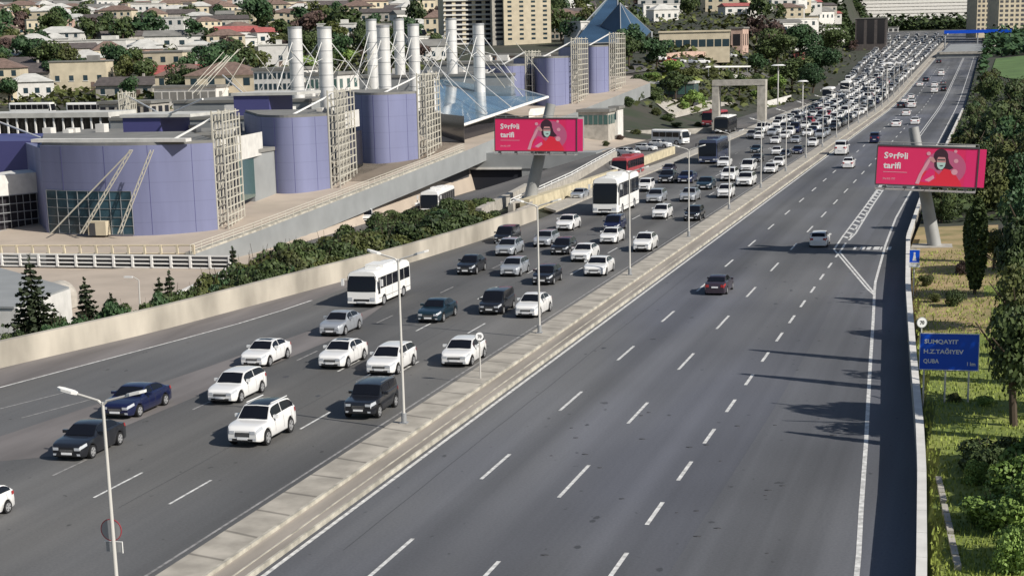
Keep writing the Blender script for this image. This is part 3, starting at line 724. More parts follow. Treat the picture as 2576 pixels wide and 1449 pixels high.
# ------------------------------------------------------------------ lettering helper
def text_mb(txt, size, ext=.0):
    cu = bpy.data.curves.new('lettering', 'FONT'); cu.body = txt; cu.size = size; cu.extrude = ext; cu.resolution_u = 2; cu.offset = size * .028
    ob = bpy.data.objects.new('tmp', cu); C.objects.link(ob); dg = bpy.context.evaluated_depsgraph_get()
    me = bpy.data.meshes.new_from_object(ob.evaluated_get(dg)); mb = MB()
    mb.v = [tuple(v.co) for v in me.vertices]; mb.f = [tuple(p.vertices) for p in me.polygons]; mb.m = [0] * len(mb.f)
    bpy.data.objects.remove(ob); bpy.data.curves.remove(cu); bpy.data.meshes.remove(me); return mb
def text_on(txt, x, z, h, width, mt, parent, y, bold=.02, name='lettering'):
    """text on a sign: local x right, z up, facing -y"""
    mb = text_mb(txt, h / .72, .004)
    xs = [v[0] for v in mb.v]; w = max(xs) - min(xs); k = (width / w) if width else 1
    mb2 = MB()
    mb2.add(mb, Matrix(((k, 0, 0, x), (0, 0, -1, y), (0, 1, 0, z), (0, 0, 0, 1))))
    return mb2.build(name, mt, parent)
def disc_pts(cx, cz, rx, rz, n=24, a0=0, a1=2 * math.pi): return [(cx + rx * math.cos(a0 + (a1 - a0) * i / n), cz + rz * math.sin(a0 + (a1 - a0) * i / n)) for i in range(n)]
def flat(pts, y, m, parent, name, th=.006):
    mb = MB(); n = len(pts); mb.v = [(x, y, z) for x, z in pts] + [(x, y - th, z) for x, z in pts]
    mb.f = [tuple(range(n - 1, -1, -1)), tuple(range(n, 2 * n))] + [(i, (i + 1) % n, n + (i + 1) % n, n + i) for i in range(n)]
    # orientation fixed below
    mb.m = [0] * len(mb.f); o = mb.build(name, m, parent); return o
# ------------------------------------------------------------------ billboards
def billboard(label, corners, base, top, rad, s, grp):
    tl, tr, br, bl = [PS(x, y, s) for x, y in corners]
    W = ((tr - tl).length + (br - bl).length) / 2; H = ((tl - bl).length + (tr - br).length) / 2
    c = (tl + tr + bl + br) / 4
    root = thing('billboard', label, 'billboard', (base.x, base.y, base.z), 0, None)
    inv = -Vector(base)
    d = (tr - tl); d.z = 0; rz = math.atan2(d.y, d.x); sl = math.asin(((tr - tl).z + (br - bl).z) / 2 / W)
    pan = MB(); pan.box((-W / 2, 0, -H / 2), (W / 2, .5, H / 2)); p = pan.build('panel', M['bsteel'], root); p.location = c + inv; p.rotation_euler = (0, -sl, rz)
    f = MB()
    for a, b in (((-W / 2 - .07, -.06, -H / 2 - .1), (W / 2 + .07, .55, -H / 2 - .002)), ((-W / 2 - .07, -.06, H / 2 + .002), (W / 2 + .07, .55, H / 2 + .1)), ((-W / 2 - .1, -.06, -H / 2), (-W / 2 - .002, .55, H / 2)), ((W / 2 + .002, -.06, -H / 2), (W / 2 + .1, .55, H / 2))): f.box(a, b)
    f.build('frame', M['darkgrey'], p)
    mb = MB(); mb.box((-W / 2, -.9, -H / 2 - .42), (W / 2, .55, -H / 2 - .34))
    for i in range(12):
        x = -W / 2 + W * i / 11; mb.box((x - .03, -.9, -H / 2 - .34), (x + .03, -.86, -H / 2 - .12))
    mb.build('catwalk', M['bsteel'], p)
    for i in range(5):
        x = -W / 2 + W * (i + .5) / 5; mb = MB(); mb.tube((x, -.8, -H / 2 - .34), (x, -1.5, -H / 2 - .1), .03, n=5); mb.box((x - .16, -1.62, -H / 2 - .16), (x + .16, -1.42, -H / 2 + .0)); mb.build('floodlight', M['darkgrey'], p)
    mb = MB(); mb.tube((-W / 2, .25, H / 2 + .32), (W / 2, .25, H / 2 + .32), .03, n=5)
    for i in range(9): x = -W / 2 + W * i / 8; mb.tube((x, .25, H / 2), (x, .25, H / 2 + .32), .025, n=4)
    mb.build('top_rail', M['bsteel'], p)
    pr = flat([(-W / 2, -H / 2), (W / 2, -H / 2), (W / 2, H / 2), (-W / 2, H / 2)], -.004, M['pink'], p, 'poster')
    fig = MB(); k = H; X0 = W * .14
    mats = [M['halo'], M['hair'], M['skin'], M['mint'], M['redprint'], M['palepink'], M['hotpink'], M['darkgrey']]
    def F(pts, lay, mi):
        y = -.014 - .004 * lay; fig.face([(X0 + x * k, y, z * k) for x, z in pts], mi)
    F([(.62, -.5), (W / k / 2 - .16, -.5), (W / k / 2 - .16, .5), (.62, .5)], 0, 6)
    F(disc_pts(0.1, -.02, .55, .46), 0.5, 0)
    F(disc_pts(-.02, .27, .19, .21), 1, 1); F([(-.20, .25), (-.17, .0), (-.10, -.08), (.2, -.08), (.33, -.02), (.22, .1), (.16, .28)], 1.2, 1)
    F([(-.62, -.5), (-.60, -.33), (-.40, -.12), (-.22, -.05), (-.04, -.20), (.08, -.04), (.22, -.06), (.42, -.22), (.55, -.42), (.56, -.5)], 2, 4)
    F([(-.52, -.40), (-.30, -.03), (-.16, -.09), (-.12, -.3), (-.3, -.42)], 2.4, 6); F([(-.40, -.36), (-.18, -.22), (-.15, -.30), (-.28, -.40)], 2.8, 5)
    F([(-.64, -.46), (-.56, -.22), (-.42, .06), (-.30, .26), (-.24, .25), (-.35, .0), (-.47, -.22), (-.54, -.47)], 3, 5)
    F([(-.34, .20), (-.22, .26), (-.14, .14), (-.2, .1)], 3.2, 2)
    F(disc_pts(.0, .15, .115, .165), 3.4, 2); F([(-.115, .12), (.115, .12), (.10, .02), (.05, -.05), (0, -.07), (-.06, -.04), (-.10, .02)], 3.8, 3)
    F([(-.10, .17), (.10, .17), (.10, .205), (-.10, .205)], 4.2, 7); F([(-.05, .04), (.04, .05), (.06, .03), (0, .01)], 4.2, 7)
    F([(-.15, .2), (-.14, .33), (0, .38), (.14, .33), (.15, .2), (.09, .26), (-.08, .26)], 4, 1)
    for cx, cz, r_ in ((.38, .17, .055), (.36, -.12, .075), (-.34, .34, .05), (.35, .42, .04)): F(disc_pts(cx, cz, r_ * 1.1, r_, 14), 3, 5)
    fig.build('printed_figure', mats, p)
    L = text_on('S\u0259rf\u0259li', -W / 2 + .17 * k, .18 * k, .165 * k, .62 * k, M['signwhite'], p, -.014)
    text_on('tarifi', -W / 2 + .17 * k, -.08 * k, .165 * k, .46 * k, M['signwhite'], p, -.014)
    mb = MB(); mb.box((-W / 2 + .17 * k, -.02, -.185 * k), (-W / 2 + .80 * k, -.008, -.17 * k)); mb.build('underline', M['palepink'], p)
    text_on('S\u0259n 012 1777', -W / 2 + .17 * k, -.38 * k, .05 * k, .33 * k, M['palepink'], p, -.012, .01)
    mb = MB(); mb.prism([(-W / 2 + .05, .62), (W / 2 - .3, 4.9), (W / 2 - .3, 5.15), (-W / 2 + .05, .87)], -H / 2, H / 2); mb.build('rear_panel', M['bsteel'], p)
    mb = MB()
    for x in (-W * .3, 0, W * .3):
        yb_ = .62 + (x + W / 2) / W * 4.3
        for z in (-H * .4, H * .4): mb.tube((x, .5, z), (x, yb_, z), .06, n=5)
    mb.build('brace', M['bsteel'], p)
    mb = MB(); mb.tube((0, 0, -.8), Vector(top) + inv, rad, rad * .74, n=28); mb.build('post', M['bsteel'], root, smooth=True)
    return root, W, H
b1 = PZ(1325, 520, 0); s1 = b1.y
t1 = PS(1386, 262, s1 + 1.2)
bb1, W1, H1 = billboard('pink advertising billboard on a leaning round post by the inbound ramp, nearest the blue drums', [(1245, 299), (1450, 300), (1450, 381), (1247, 379)], b1, t1, 16.5 / FOC * 200, s1 - .9, None)
b2 = PG(2356, 617); b2.z = .9; b2 = PZ(2356, 617, .9); s2 = b2.y
t2 = PS(2298, 322, s2 + 1.4)
bb2, W2, H2 = billboard('large pink advertising billboard on a leaning pale post right of the outbound road', [(2207, 367), (2459, 376), (2458, 472), (2206, 462)], b2, t2, 16 / FOC * 157, s2 - .9, None)
r = thing('billboard_plinth', 'pale concrete plinth slab under the right billboard post', 'plinth', (b2.x, b2.y, .6))
mb = MB(); mb.box((-2.0, -1.4, -1.2), (2.6, 1.3, .28)); mb.box((-2.3, -1.7, -1.2), (2.9, -1.402, .05)); mb.build('slab', M['concrete'], r)
# ------------------------------------------------------------------ road signs
def sign_posts(root, xs, h, r=.045, z0=-1.2):
    for x in xs:
        mb = MB(); mb.tube((x, 0, z0), (x, 0, h), r, n=8); mb.build('post', M['polemat'], root)
b = PZ(2377, 980, 1.4); tl = PS(2316, 838, b.y); br_ = PS(2459, 932, b.y); bl_ = PS(2312, 927, b.y)
r = thing('direction_sign', 'blue motorway direction sign with white place names on three posts, half behind tree leaves', 'road sign', (b.x, b.y, 1.2))
W = br_.x - bl_.x; H = tl.z - bl_.z; x0 = tl.x - b.x; z0 = bl_.z - 1.2
sign_posts(r, (x0 + .2 * W * .4, x0 + W * .45, x0 + W * .85), z0 + H * .9)
mb = MB(); mb.box((x0, -.10, z0), (x0 + W, -.06, z0 + H)); p = mb.build('panel', M['signblue'], r)
mb = MB()
for a, c_ in (((x0 - .03, -.112, z0 - .03), (x0 + W + .03, -.05, z0)), ((x0 - .03, -.112, z0 + H), (x0 + W + .03, -.05, z0 + H + .03)), ((x0 - .03, -.112, z0), (x0 - .002, -.05, z0 + H)), ((x0 + W + .002, -.112, z0), (x0 + W + .03, -.05, z0 + H))): mb.box(a, c_)
mb.build('border', M['signwhite'], p)
text_on('SUMQAYIT', x0 + .07 * W, z0 + .73 * H, .115 * H, .58 * W, M['signwhite'], p, -.106); text_on('H.Z.TA\u011eIYEV', x0 + .06 * W, z0 + .45 * H, .115 * H, .68 * W, M['signwhite'], p, -.106); text_on('QUBA', x0 + .06 * W, z0 + .18 * H, .115 * H, .27 * W, M['signwhite'], p, -.106); text_on('1 km', x0 + .80 * W, z0 + .13 * H, .1 * H, .14 * W, M['signwhite'], p, -.106)
def round_sign(label, pos, h, dia, txt, rim, back=False, cat='road sign'):
    r = thing('speed_limit_sign', label, cat, pos, .4)
    mb = MB(); mb.tube((0, .05, -.8), (0, .05, h + dia * .3), .04, n=8); mb.build('post', M['polemat'], r)
    mb = MB(); mb.tube((0, 0, h), (0, .02, h), dia / 2, n=32); d = mb.build('disc', M['signwhite'] if not back else M['grey'], r)
    if not back:
        mb = MB()
        n = 32
        for i in range(n):
            a0, a1 = 2 * math.pi * i / n, 2 * math.pi * (i + 1) / n
            q_ = [(math.cos(a) * q2 * dia / 2, -.006, h + math.sin(a) * q2 * dia / 2) for a, q2 in ((a0, 1), (a1, 1), (a1, .9), (a0, .9))]; mb.face(q_)
        mb.build('rim', M[rim], d); text_on(txt, -.2 * dia, h - .17 * dia, .34 * dia, .42 * dia, M['black'], d, -.010, .006)
    return r
p = PZ(1209, 952, .3); top = PS(1205, 846, p.y); round_sign('round white sign on a thin post standing in the median beside the white saloon', (p.x, p.y, .3), top.z - .3, 24 / FOC * p.y * 1.03, '70', 'darkgrey')
p = PZ(2317, 885, 1.4); top = PS(2317, 811, p.y); round_sign('round white speed sign on a short post behind the blue direction sign', (p.x, p.y, 1.3), top.z - 1.3, 27 / FOC * p.y, '70', 'grey')
p = PZ(2298, 728, 1.2); t_ = PS(2300, 629, p.y); b_ = PS(2300, 660, p.y)
r = thing('bus_stop_sign', 'small blue square sign with white figure on a thin post beside the parapet wall', 'road sign', (p.x, p.y, 1.1)); sign_posts(r, (0,), t_.z - 1.1)
w = 24 / FOC * p.y * .5; mb = MB(); mb.box((-w, -.08, b_.z - 1.1), (w, -.05, t_.z - 1.1)); pn = mb.build('panel', M['signblue'], r)
mb = MB(); mb.box((-w * 1.1, -.09, b_.z - 1.1 - .05), (w * 1.1, -.045, b_.z - 1.1)); mb.box((-w * 1.1, -.09, t_.z - 1.1), (w * 1.1, -.045, t_.z - 1.06)); mb.box((-w * 1.1, -.09, b_.z - 1.42), (w * 1.1, -.05, b_.z - 1.2)); mb.build('border', M['signwhite'], pn)
mb = MB(); zc = (t_.z + b_.z) / 2 - 1.1; mb.face([(-.13, -.084, zc - .3), (.13, -.084, zc - .3), (.05, -.084, zc + .12), (-.05, -.084, zc + .12)]); mb.tube((0, -.084, zc + .2), (0, -.086, zc + .2), .07, n=12); mb.build('pictogram', M['signwhite'], pn)
# ------------------------------------------------------------------ street lamps on the median
def make_lamp():
    r = thing('street_lamp', '', 'street lamp', (0, 0, 0))
    H = 7.75
    mb = MB(); mb.tube((0, 0, -.3), (0, 0, H - .25), .078, .05, n=12); mb.build('pole', M['polemat'], r, smooth=True)
    mb = MB(); mb.box((-.18, -.18, .02), (.18, .18, .07)); mb.tube((0, 0, .05), (0, 0, .5), .13, n=12); mb.build('base_plate', M['grey'], r)
    for s_ in (-1, 1):
        mb = MB(); mb.tube((0, 0, H - .35), (s_ * .15, 0, H - .2), .045, n=8); mb.tube((s_ * .15, 0, H - .2), (s_ * .95, 0, H + .02), .042, n=8); a = mb.build('arm', M['polemat'], r)
        mb = MB(); P4 = [(.85, .05), (1.0, .13), (1.35, .13), (1.5, .07)]
        pts = [(s_ * x, w_) for x, w_ in P4] + [(s_ * x, -w_) for x, w_ in P4[::-1]]
        if s_ < 0: pts = pts[::-1]
        zz = [H - .03 + (abs(x) - .85) * .25 for x, _ in pts]
        mb.prism(pts, zz, [z + .09 for z in zz]); mb.build('lamp_head', M['white'], a)
    return r
lamp = make_lamp()
LX = [-26.4, -26.7, -26.74, -26.55, -26.4]; ys_l = [48.3, 78.1, 105.0, 132.9, 159.8]
y = 186.5
while y < 640: ys_l.append(y); y += 26.8
near_lab = ['double armed street lamp nearest the camera, carrying a round sign and a plate', 'double armed street lamp standing just right of the black off-roader', 'double armed street lamp standing in front of the white saloon beside the black hatchback', 'double armed street lamp fourth from the camera on the median', 'double armed street lamp fifth from the camera, opposite the white coach']
for i, yy in enumerate(ys_l):
    x = LX[i] if i < 5 else -26.5; lab = near_lab[i] if i < 5 else 'double armed street lamp on the median beside the packed jam'
    if i == 0: o = lamp; o.location = (x, yy, .3); o.scale = (1, 1, .945); o['label'] = lab
    else: o = copy_tree(lamp, (x, yy, .3 + zr(yy)), 0, lab, None, 1, 1.05)
    o['group'] = 'street lamps along the median' if i < 5 else 'street lamps on the median further along'
# sign plates on the first lamp, seen from behind
pp0 = PS(266, 1340, 48.1); dia = 62 / FOC * 50
r = thing('speed_limit_sign', 'round sign seen from its grey back, clamped to the nearest street lamp', 'road sign', (pp0.x, 48.46, 0))
mb = MB(); mb.tube((0, 0, pp0.z), (0, .03, pp0.z), dia / 2, n=32); mb.build('disc', M['grey'], r); mb = MB()
for i in range(32):
    a0, a1 = 2 * math.pi * i / 32, 2 * math.pi * (i + 1) / 32; mb.tube((math.cos(a0) * dia / 2, .01, pp0.z + math.sin(a0) * dia / 2), (math.cos(a1) * dia / 2, .01, pp0.z + math.sin(a1) * dia / 2), .02, n=4)
mb.build('rim', M['busred'], r)
pp1 = PS(273, 1383, 48.1); r = thing('supplementary_plate', 'small square grey plate clamped under the round sign on the nearest street lamp', 'road sign', (pp1.x, 48.46, pp1.z))
mb = MB(); mb.box((-.27, 0, -.16), (.27, .02, .16)); mb.build('plate', M['grey'], r); mb = MB(); mb.box((-.31, -.01, .171), (.31, .03, .19)); mb.box((.291, -.01, -.19), (.31, .03, .17)); mb.build('edge', M['white'], r)
# other lamps on the left
r = thing('street_lamp', 'single armed pale street lamp on the tan lower plaza', 'street lamp', PZ(354, 838, -6)); r.location.y = 133
q0 = PS(354, 838, 140); q1 = PS(349, 705, 140); q2 = PS(322, 699, 140); r.location = (q0.x, 140, q0.z)
mb = MB(); mb.tube((0, 0, -2), q1 - q0, .12, .06, n=8); mb.tube(q1 - q0, q2 - q0 + Vector((.5, 0, .1)), .04, n=6); mb.build('pole', M['polemat'], r); mb = MB(); e_ = q2 - q0; mb.box((e_.x - .35, -.12, e_.z), (e_.x + .45, .12, e_.z + .14)); mb.build('lamp_head', M['white'], r)
# ------------------------------------------------------------------ vehicles (local +x forward, z up)
SP = {
 'saloon': dict(L=4.6, w=.90, zb=.20, top=[(-2.3, .70), (-2.24, .93), (-2.1, 1.0), (-1.72, 1.02), (.95, .95), (1.6, .90), (2.08, .82), (2.24, .76), (2.3, .69)],
    A=.98, B=.32, C=-1.02, D=-1.72, H=1.45, yr=.60, wheels=(-1.36, 1.42), R=.325),
 'hatchback': dict(L=4.15, w=.88, zb=.20, top=[(-2.07, .70), (-2.05, .98), (-1.98, 1.04), (.9, .98), (1.45, .94), (1.85, .87), (2.02, .80), (2.08, .71)],
    A=1.02, B=.35, C=-1.45, D=-1.98, H=1.52, yr=.61, wheels=(-1.28, 1.3), R=.32),
 'estate': dict(L=4.6, w=.90, zb=.21, top=[(-2.3, .70), (-2.28, .98), (-2.22, 1.05), (.95, .97), (1.55, .92), (2.05, .84), (2.24, .78), (2.3, .70)],
    A=1.05, B=.38, C=-1.75, D=-2.22, H=1.55, yr=.62, wheels=(-1.38, 1.42), R=.33),
 'suv': dict(L=4.65, w=.94, zb=.28, top=[(-2.32, .75), (-2.3, 1.08), (-2.24, 1.14), (.95, 1.06), (1.6, 1.04), (2.05, .99), (2.25, .92), (2.32, .80)],
    A=1.05, B=.45, C=-1.7, D=-2.22, H=1.70, yr=.66, wheels=(-1.36, 1.42), R=.37),
 'box4x4': dict(L=4.5, w=.92, zb=.34, top=[(-2.25, .8), (-2.23, 1.12), (-2.18, 1.17), (.85, 1.12), (1.6, 1.07), (2.05, 1.04), (2.2, 1.0), (2.25, .84)],
    A=.95, B=.55, C=-1.95, D=-2.18, H=1.78, yr=.72, wheels=(-1.36, 1.4), R=.37),
 'van': dict(L=4.9, w=.95, zb=.26, top=[(-2.45, .8), (-2.43, 1.15), (-2.38, 1.2), (1.25, 1.1), (1.8, 1.04), (2.2, .97), (2.4, .88), (2.45, .76)],
    A=1.5, B=.75, C=-2.15, D=-2.38, H=1.92, yr=.76, wheels=(-1.5, 1.55), R=.34),
}
ROWS = 8
class Car:
    def __init__(s, k):
        s.__dict__.update(SP[k]); s.k = k
    def deck(s, x): return interp(s.top, x)
    def zt(s, x):
        d = s.deck(x)
        if x > s.A or x < s.D: return d + .02
        if x > s.B: t = (s.A - x) / (s.A - s.B); z = s.H - .05; return d + (z - d) * (t * .85 + .15 * math.sin(t * math.pi / 2)) + .02 * (1 - t)
        if x > s.C: t = (x - s.C) / (s.B - s.C); return s.H - .05 - .03 * (1 - t) + .07 * math.sin(math.pi * t) ** .7 if 0 < t < 1 else s.H - .05 - .03 * (1 - t)
        t = (x - s.D) / (s.C - s.D); return d + (s.H - .08 - d) * (t * .8 + .2 * math.sin(t * math.pi / 2)) + .02 * (1 - t)
    def hw(s, x):
        h = s.L / 2; return interp([(-h, s.w * .82), (-h + .1, s.w * .90), (-h + .45, s.w * .975), (-.6, s.w), (h - 1.1, s.w), (h - .5, s.w * .96), (h - .18, s.w * .88), (h, s.w * .76)], x)
    def zbot(s, x):
        z = s.zb
        h = s.L / 2
        if x > h - .25: z += (x - h + .25) * .25
        for xw in s.wheels:
            r = s.R + .055
            if abs(x - xw) < r: z = max(z, s.R + math.sqrt(r * r - (x - xw) ** 2))
        return z
    def row(s, x):
        w = s.hw(x); zb = s.zbot(x); d = s.deck(x); zt = s.zt(x); g = max(0, (zt - d - .02) / max(.01, s.H - d)); gh = s.D <= x <= s.A
        z2 = max(.5 * (s.zb + d), zb + .05); z3 = max(.78 * d, z2 + .05); z3 = min(z3, d - .03)
        y5 = w * .90; y6 = (w * .86 + (s.yr - w * .86) * min(1, g)) if gh else w * .72
        if not gh: z6 = d + .012; z5 = d
        else: z5 = d + .01; z6 = d + .02 + (zt - d - .02) * .93
        return [(w * .95, zb), (w * .995, min(zb + .07, z2 - .01)), (w, z2), (w * .985, z3), (w * .945, d - .015), (y5, z5), (y6, z6), (y6 * .72 if gh else w * .4, zt - (.018 if gh else .004)), (0, zt)]
    def S(s, x, u, side=1):
        r = s.row(x); i = min(ROWS - 1, int(u)); f = u - i
        return Vector((x, side * (r[i][0] + (r[i + 1][0] - r[i][0]) * f), r[i][1] + (r[i + 1][1] - r[i][1]) * f))
    def patch(s, xs, ua, ub, side, off=.012, nu=3, mb=None, mi=0):
        mb = mb or MB(); k = len(mb.v); n = len(xs)
        for x in xs:
            for j in range(nu + 1):
                a = ua(x) if callable(ua) else ua; b = ub(x) if callable(ub) else ub
                u = a + (b - a) * j / nu; p = s.S(x, u, side); e = .03
                px = s.S(min(s.L / 2, x + e), u, side) - s.S(x - e, u, side); pu = s.S(x, min(7.99, u + .1), side) - s.S(x, max(0, u - .1), side)
                nrm = px.cross(pu) * side
                if nrm.length < 1e-7: nrm = Vector((0, side, 0))
                nrm.normalize()
                if nrm.z < -.2 or (nrm.y * side < -.3): nrm = -nrm
                p = p + nrm * off; mb.v.append(tuple(p))
        for i in range(n - 1):
            for j in range(nu):
                a = k + i * (nu + 1) + j; f = (a, a + nu + 1, a + nu + 2, a + 1); mb.f.append(f if side > 0 else f[::-1]); mb.m.append(mi)
        return mb
    def body(s, coarse=False):
        h = s.L / 2; xs = {-h, h, s.A, s.B, s.C, s.D, -h + .05, h - .06, h - .18, -h + .14}
        st = .5 if coarse else .17; x = -h + .3
        while x < h - .2: xs.add(x); x += st
        for xw in s.wheels:
            r = s.R + .055
            for t in ((-1.02, -.96, -.6, 0, .6, .96, 1.02) if coarse else (-1.02, -.99, -.92, -.75, -.5, -.2, .2, .5, .75, .92, .99, 1.02)): xs.add(xw + r * t)
        xs = sorted(xs); xs = [x for i, x in enumerate(xs) if i == 0 or x - xs[i - 1] > .012]
        mb = MB(); nr = 2 * ROWS + 1
        for x in xs:
            r = s.row(x)
            for y, z in r: mb.v.append((x, -y, z))
            for y, z in r[-2::-1]: mb.v.append((x, y, z))
        for i in range(len(xs) - 1):
            for j in range(nr - 1):
                a = i * nr + j; mb.f.append((a, a + 1, a + nr + 1, a + nr)); mb.m.append(0)
        mb.f.append(tuple(range(nr))); mb.m.append(0); b = (len(xs) - 1) * nr; mb.f.append(tuple(b + nr - 1 - i for i in range(nr))); mb.m.append(0)
        mb.f = [f[::-1] for f in mb.f]
        return mb
    def side_glass(s, side, x0, x1, mb=None, mi=0):
        def ub(x): return 5.90
        xs = [x0 + (x1 - x0) * i / 6 for i in range(7)]; return s.patch(xs, 5.16, ub, side, .012, 2, mb, mi)
    def screen(s, xa, xb, mb=None, mi=0, m=.93):
        mb = mb or MB(); n = 4; k = len(mb.v); front = xa > xb
        for i in range(n + 1):
            x = xa + (xb - xa) * i / n; r = s.row(x); ye = r[6][0] * m; o = .014
            for j in range(-4, 5):
                y = ye * j / 4; ay = abs(y)
                pts = [(r[8][0], r[8][1]), (r[7][0], r[7][1]), (r[6][0], r[6][1])]
                z = interp(pts, ay); mb.v.append((x + (o if front else -o), y, z + o))
        for i in range(n):
            for j in range(8):
                a = k + i * 9 + j; f = (a, a + 9, a + 10, a + 1); mb.f.append(f[::-1] if front else f); mb.m.append(mi)
        return mb
def wheel_mb(R_, side, w=.2):
    t = MB(); t.tube((0, -w / 2, 0), (0, w / 2, 0), R_, n=22)
    r = MB(); y = side * (w / 2 + .006); n = 20; k = R_ * .68
    r.tube((0, y - side * .01, 0), (0, y, 0), k, n=n)
    d = MB(); 
    for i in range(5):
        a = 2 * math.pi * (i + .5) / 5; c_, s_ = math.cos(a), math.sin(a)
        p = [(c_ * k * .38 - s_ * k * .05, s_ * k * .38 + c_ * k * .05), (c_ * k * .9 - s_ * k * .20, s_ * k * .9 + c_ * k * .20), (c_ * k * .9 + s_ * k * .20, s_ * k * .9 - c_ * k * .20), (c_ * k * .38 + s_ * k * .05, s_ * k * .38 - c_ * k * .05)]
        d.face([(x, y + side * .004, z) for x, z in p])
    return t, r, d
def make_car(kind, paint, roof=None, sunroof=False, rails=False, taxi=False, front='std'):
    s = Car(kind); h = s.L / 2; root = bpy.data.objects.new(kind, None); C.objects.link(root); root.empty_display_size = .3
    P = PAINT[paint]; b = s.body(); mats = [P]
    body = b.build('body', [P], root, smooth=True, ang=40)
    s.screen(s.A - .04, s.B + .03).build('windscreen', M['glass'], root, smooth=True)
    s.screen(s.D + .05, s.C - .03).build('rear_window', M['glass'], root, smooth=True)
    mid = (s.B + s.C) / 2 + .1
    for sd_ in (-1, 1):
        s.side_glass(sd_, mid + .04, s.A - .38).build('side_window', M['glass'], root, smooth=True)
        s.side_glass(sd_, (s.C - .32 if s.C - s.D > .4 else s.D + .16), mid - .04).build('side_window', M['glass'], root, smooth=True)
    if kind in ('suv', 'van', 'box4x4', 'hatchback', 'estate') and False: pass
    # dark inner tub and sills
    mb = MB(); mb.box((-h + .12, -s.w * .80, s.zb - .02), (h - .16, s.w * .80, s.zb + .36)); mb.build('underbody', M['black'], root)
    for xw in s.wheels:
        for sd_ in (-1, 1):
            t, r, d = wheel_mb(s.R, sd_); o = t.build('wheel', M['black'], root); o.location = (xw, sd_ * (s.w - .105), s.R)
            q1 = r.build('rim', M['rim'], o); d.build('spoke_gap', M['darkgrey'], q1) if False else None
            MBd = d; MBd.v and None; x_ = d.build('spokes', M['darkgrey'], o)
    f = h + .004
    gh = {'saloon': .13, 'suv': .2, 'box4x4': .2, 'van': .14}.get(kind, .13); gz = s.deck(h - .05) - .14
    # grille, intake, plates, lamps lie just proud of the nose
    mb = MB(); mb.box((h - .1, -.36, gz - gh), (f + .012, .36, gz)); g = mb.build('grille', M['black'], root)
    mb = MB()
    for i in range(3): mb.box((f + .013, -.33, gz - gh * (i + .7) / 3 - .008), (f + .022, .33, gz - gh * (i + .7) / 3 + .008))
    mb.build('chrome_bar', M['chrome'], g)
    mb = MB(); mb.box((h - .1, -.52, s.zb + .07), (f + .008, .52, s.zb + .17)); mb.build('air_intake', M['black'], root)
    mb = MB(); mb.box((f, -.26, gz - gh - .135), (f + .03, .26, gz - gh - .03)); mb.build('number_plate', M['signwhite'], root)
    mb = MB(); mb.box((-f - .03, -.26, .62), (-f + .01, .26, .73)); mb.build('number_plate', M['signwhite'], root)
    for sd_ in (-1, 1):
        mb = MB(); xs = [h - .46, h - .3, h - .16, h - .06, h - .005]
        s.patch(xs, lambda x: 3.05 + .35 * (h - x), 3.96, sd_, .01, 2, mb); z2 = s.deck(h - .05) - .05
        mb.box((h - .06, min(sd_ * .40, sd_ * .66), z2 - .15), (f + .012, max(sd_ * .40, sd_ * .66), z2 - .015)); mb.build('headlight', M['lamp'], root)
        mb = MB(); xs = [-h + .005, -h + .08, -h + .2, -h + .34]; s.patch(xs, 3.1, 3.95, sd_, .01, 2, mb); z3 = s.deck(-h + .06) - .06
        a = sorted((sd_ * .48, sd_ * .72)); mb.box((-f - .012, a[0], z3 - .2), (-h + .05, a[1], z3)); mb.build('tail_light', M['tail'], root)
        mb = MB(); zm = s.deck(s.A - .45) + .10; a = sorted((sd_ * (s.w * .93), sd_ * (s.w + .17))); mb.box((s.A - .58, a[0], zm - .07), (s.A - .42, a[1], zm + .08)); mb.build('wing_mirror', P, root)
        mb = MB()  # door shut lines and handles
        for x in (s.A - .55, mid, s.C + .15):
            s.patch([x - .009, x + .009], .8, 4.9, sd_, .005, 4, mb)
        s.patch([s.wheels[0] + .5, 0, s.wheels[1] - .5], .02, .75, sd_, .006, 1, mb); mb.build('door_seam', M['darkgrey'], body)
        mb = MB(); s.patch([.18, .36], 4.25, 4.45, sd_, .02, 1, mb); s.patch([-.72, -.54], 4.25, 4.45, sd_, .02, 1, mb); mb.build('door_handle', M['chrome'] if paint in ('black', 'navy') else P, root)
        mb = MB(); mb.box((h - .12, min(sd_ * .5, sd_ * .68), s.zb + .10), (f + .0, max(sd_ * .5, sd_ * .68), s.zb + .19)); mb.build('fog_lamp', M['lamp'], root)
    if roof or sunroof:
        mb = MB(); xs0, xs1 = (s.B - .05, s.C + .12) if roof else (s.B - .18, s.B - .62)
        k0 = len(mb.v)
        for i in range(5):
            x = xs0 + (xs1 - xs0) * i / 4; r = s.row(x); ye = r[7][0] * (1.15 if roof else .95)
            for j in range(-2, 3):
                y = ye * j / 2; mb.v.append((x, y, interp([(r[8][0], r[8][1]), (r[7][0], r[7][1]), (r[6][0], r[6][1])], abs(y)) + .012))
        for i in range(4):
            for j in range(4): a = i * 5 + j; mb.f.append((a, a + 1, a + 6, a + 5)); mb.m.append(0)
        mb.build('panoramic_roof' if roof else 'sunroof', M['glass'], root, smooth=True)
    if rails:
        for sd_ in (-1, 1):
            mb = MB(); mb.tube((s.B - .2, sd_ * s.yr * .95, s.H + .03), (s.C, sd_ * s.yr * .95, s.H + .0), .025, n=6); mb.build('roof_rail', M['chrome'] if paint == 'black' else P, root)
    mb = MB(); mb.box((s.B - 1.3, -.02, s.H), (s.B - 1.22, .02, s.H + .12)) if kind != 'box4x4' else None
    root['kindname'] = kind; return root
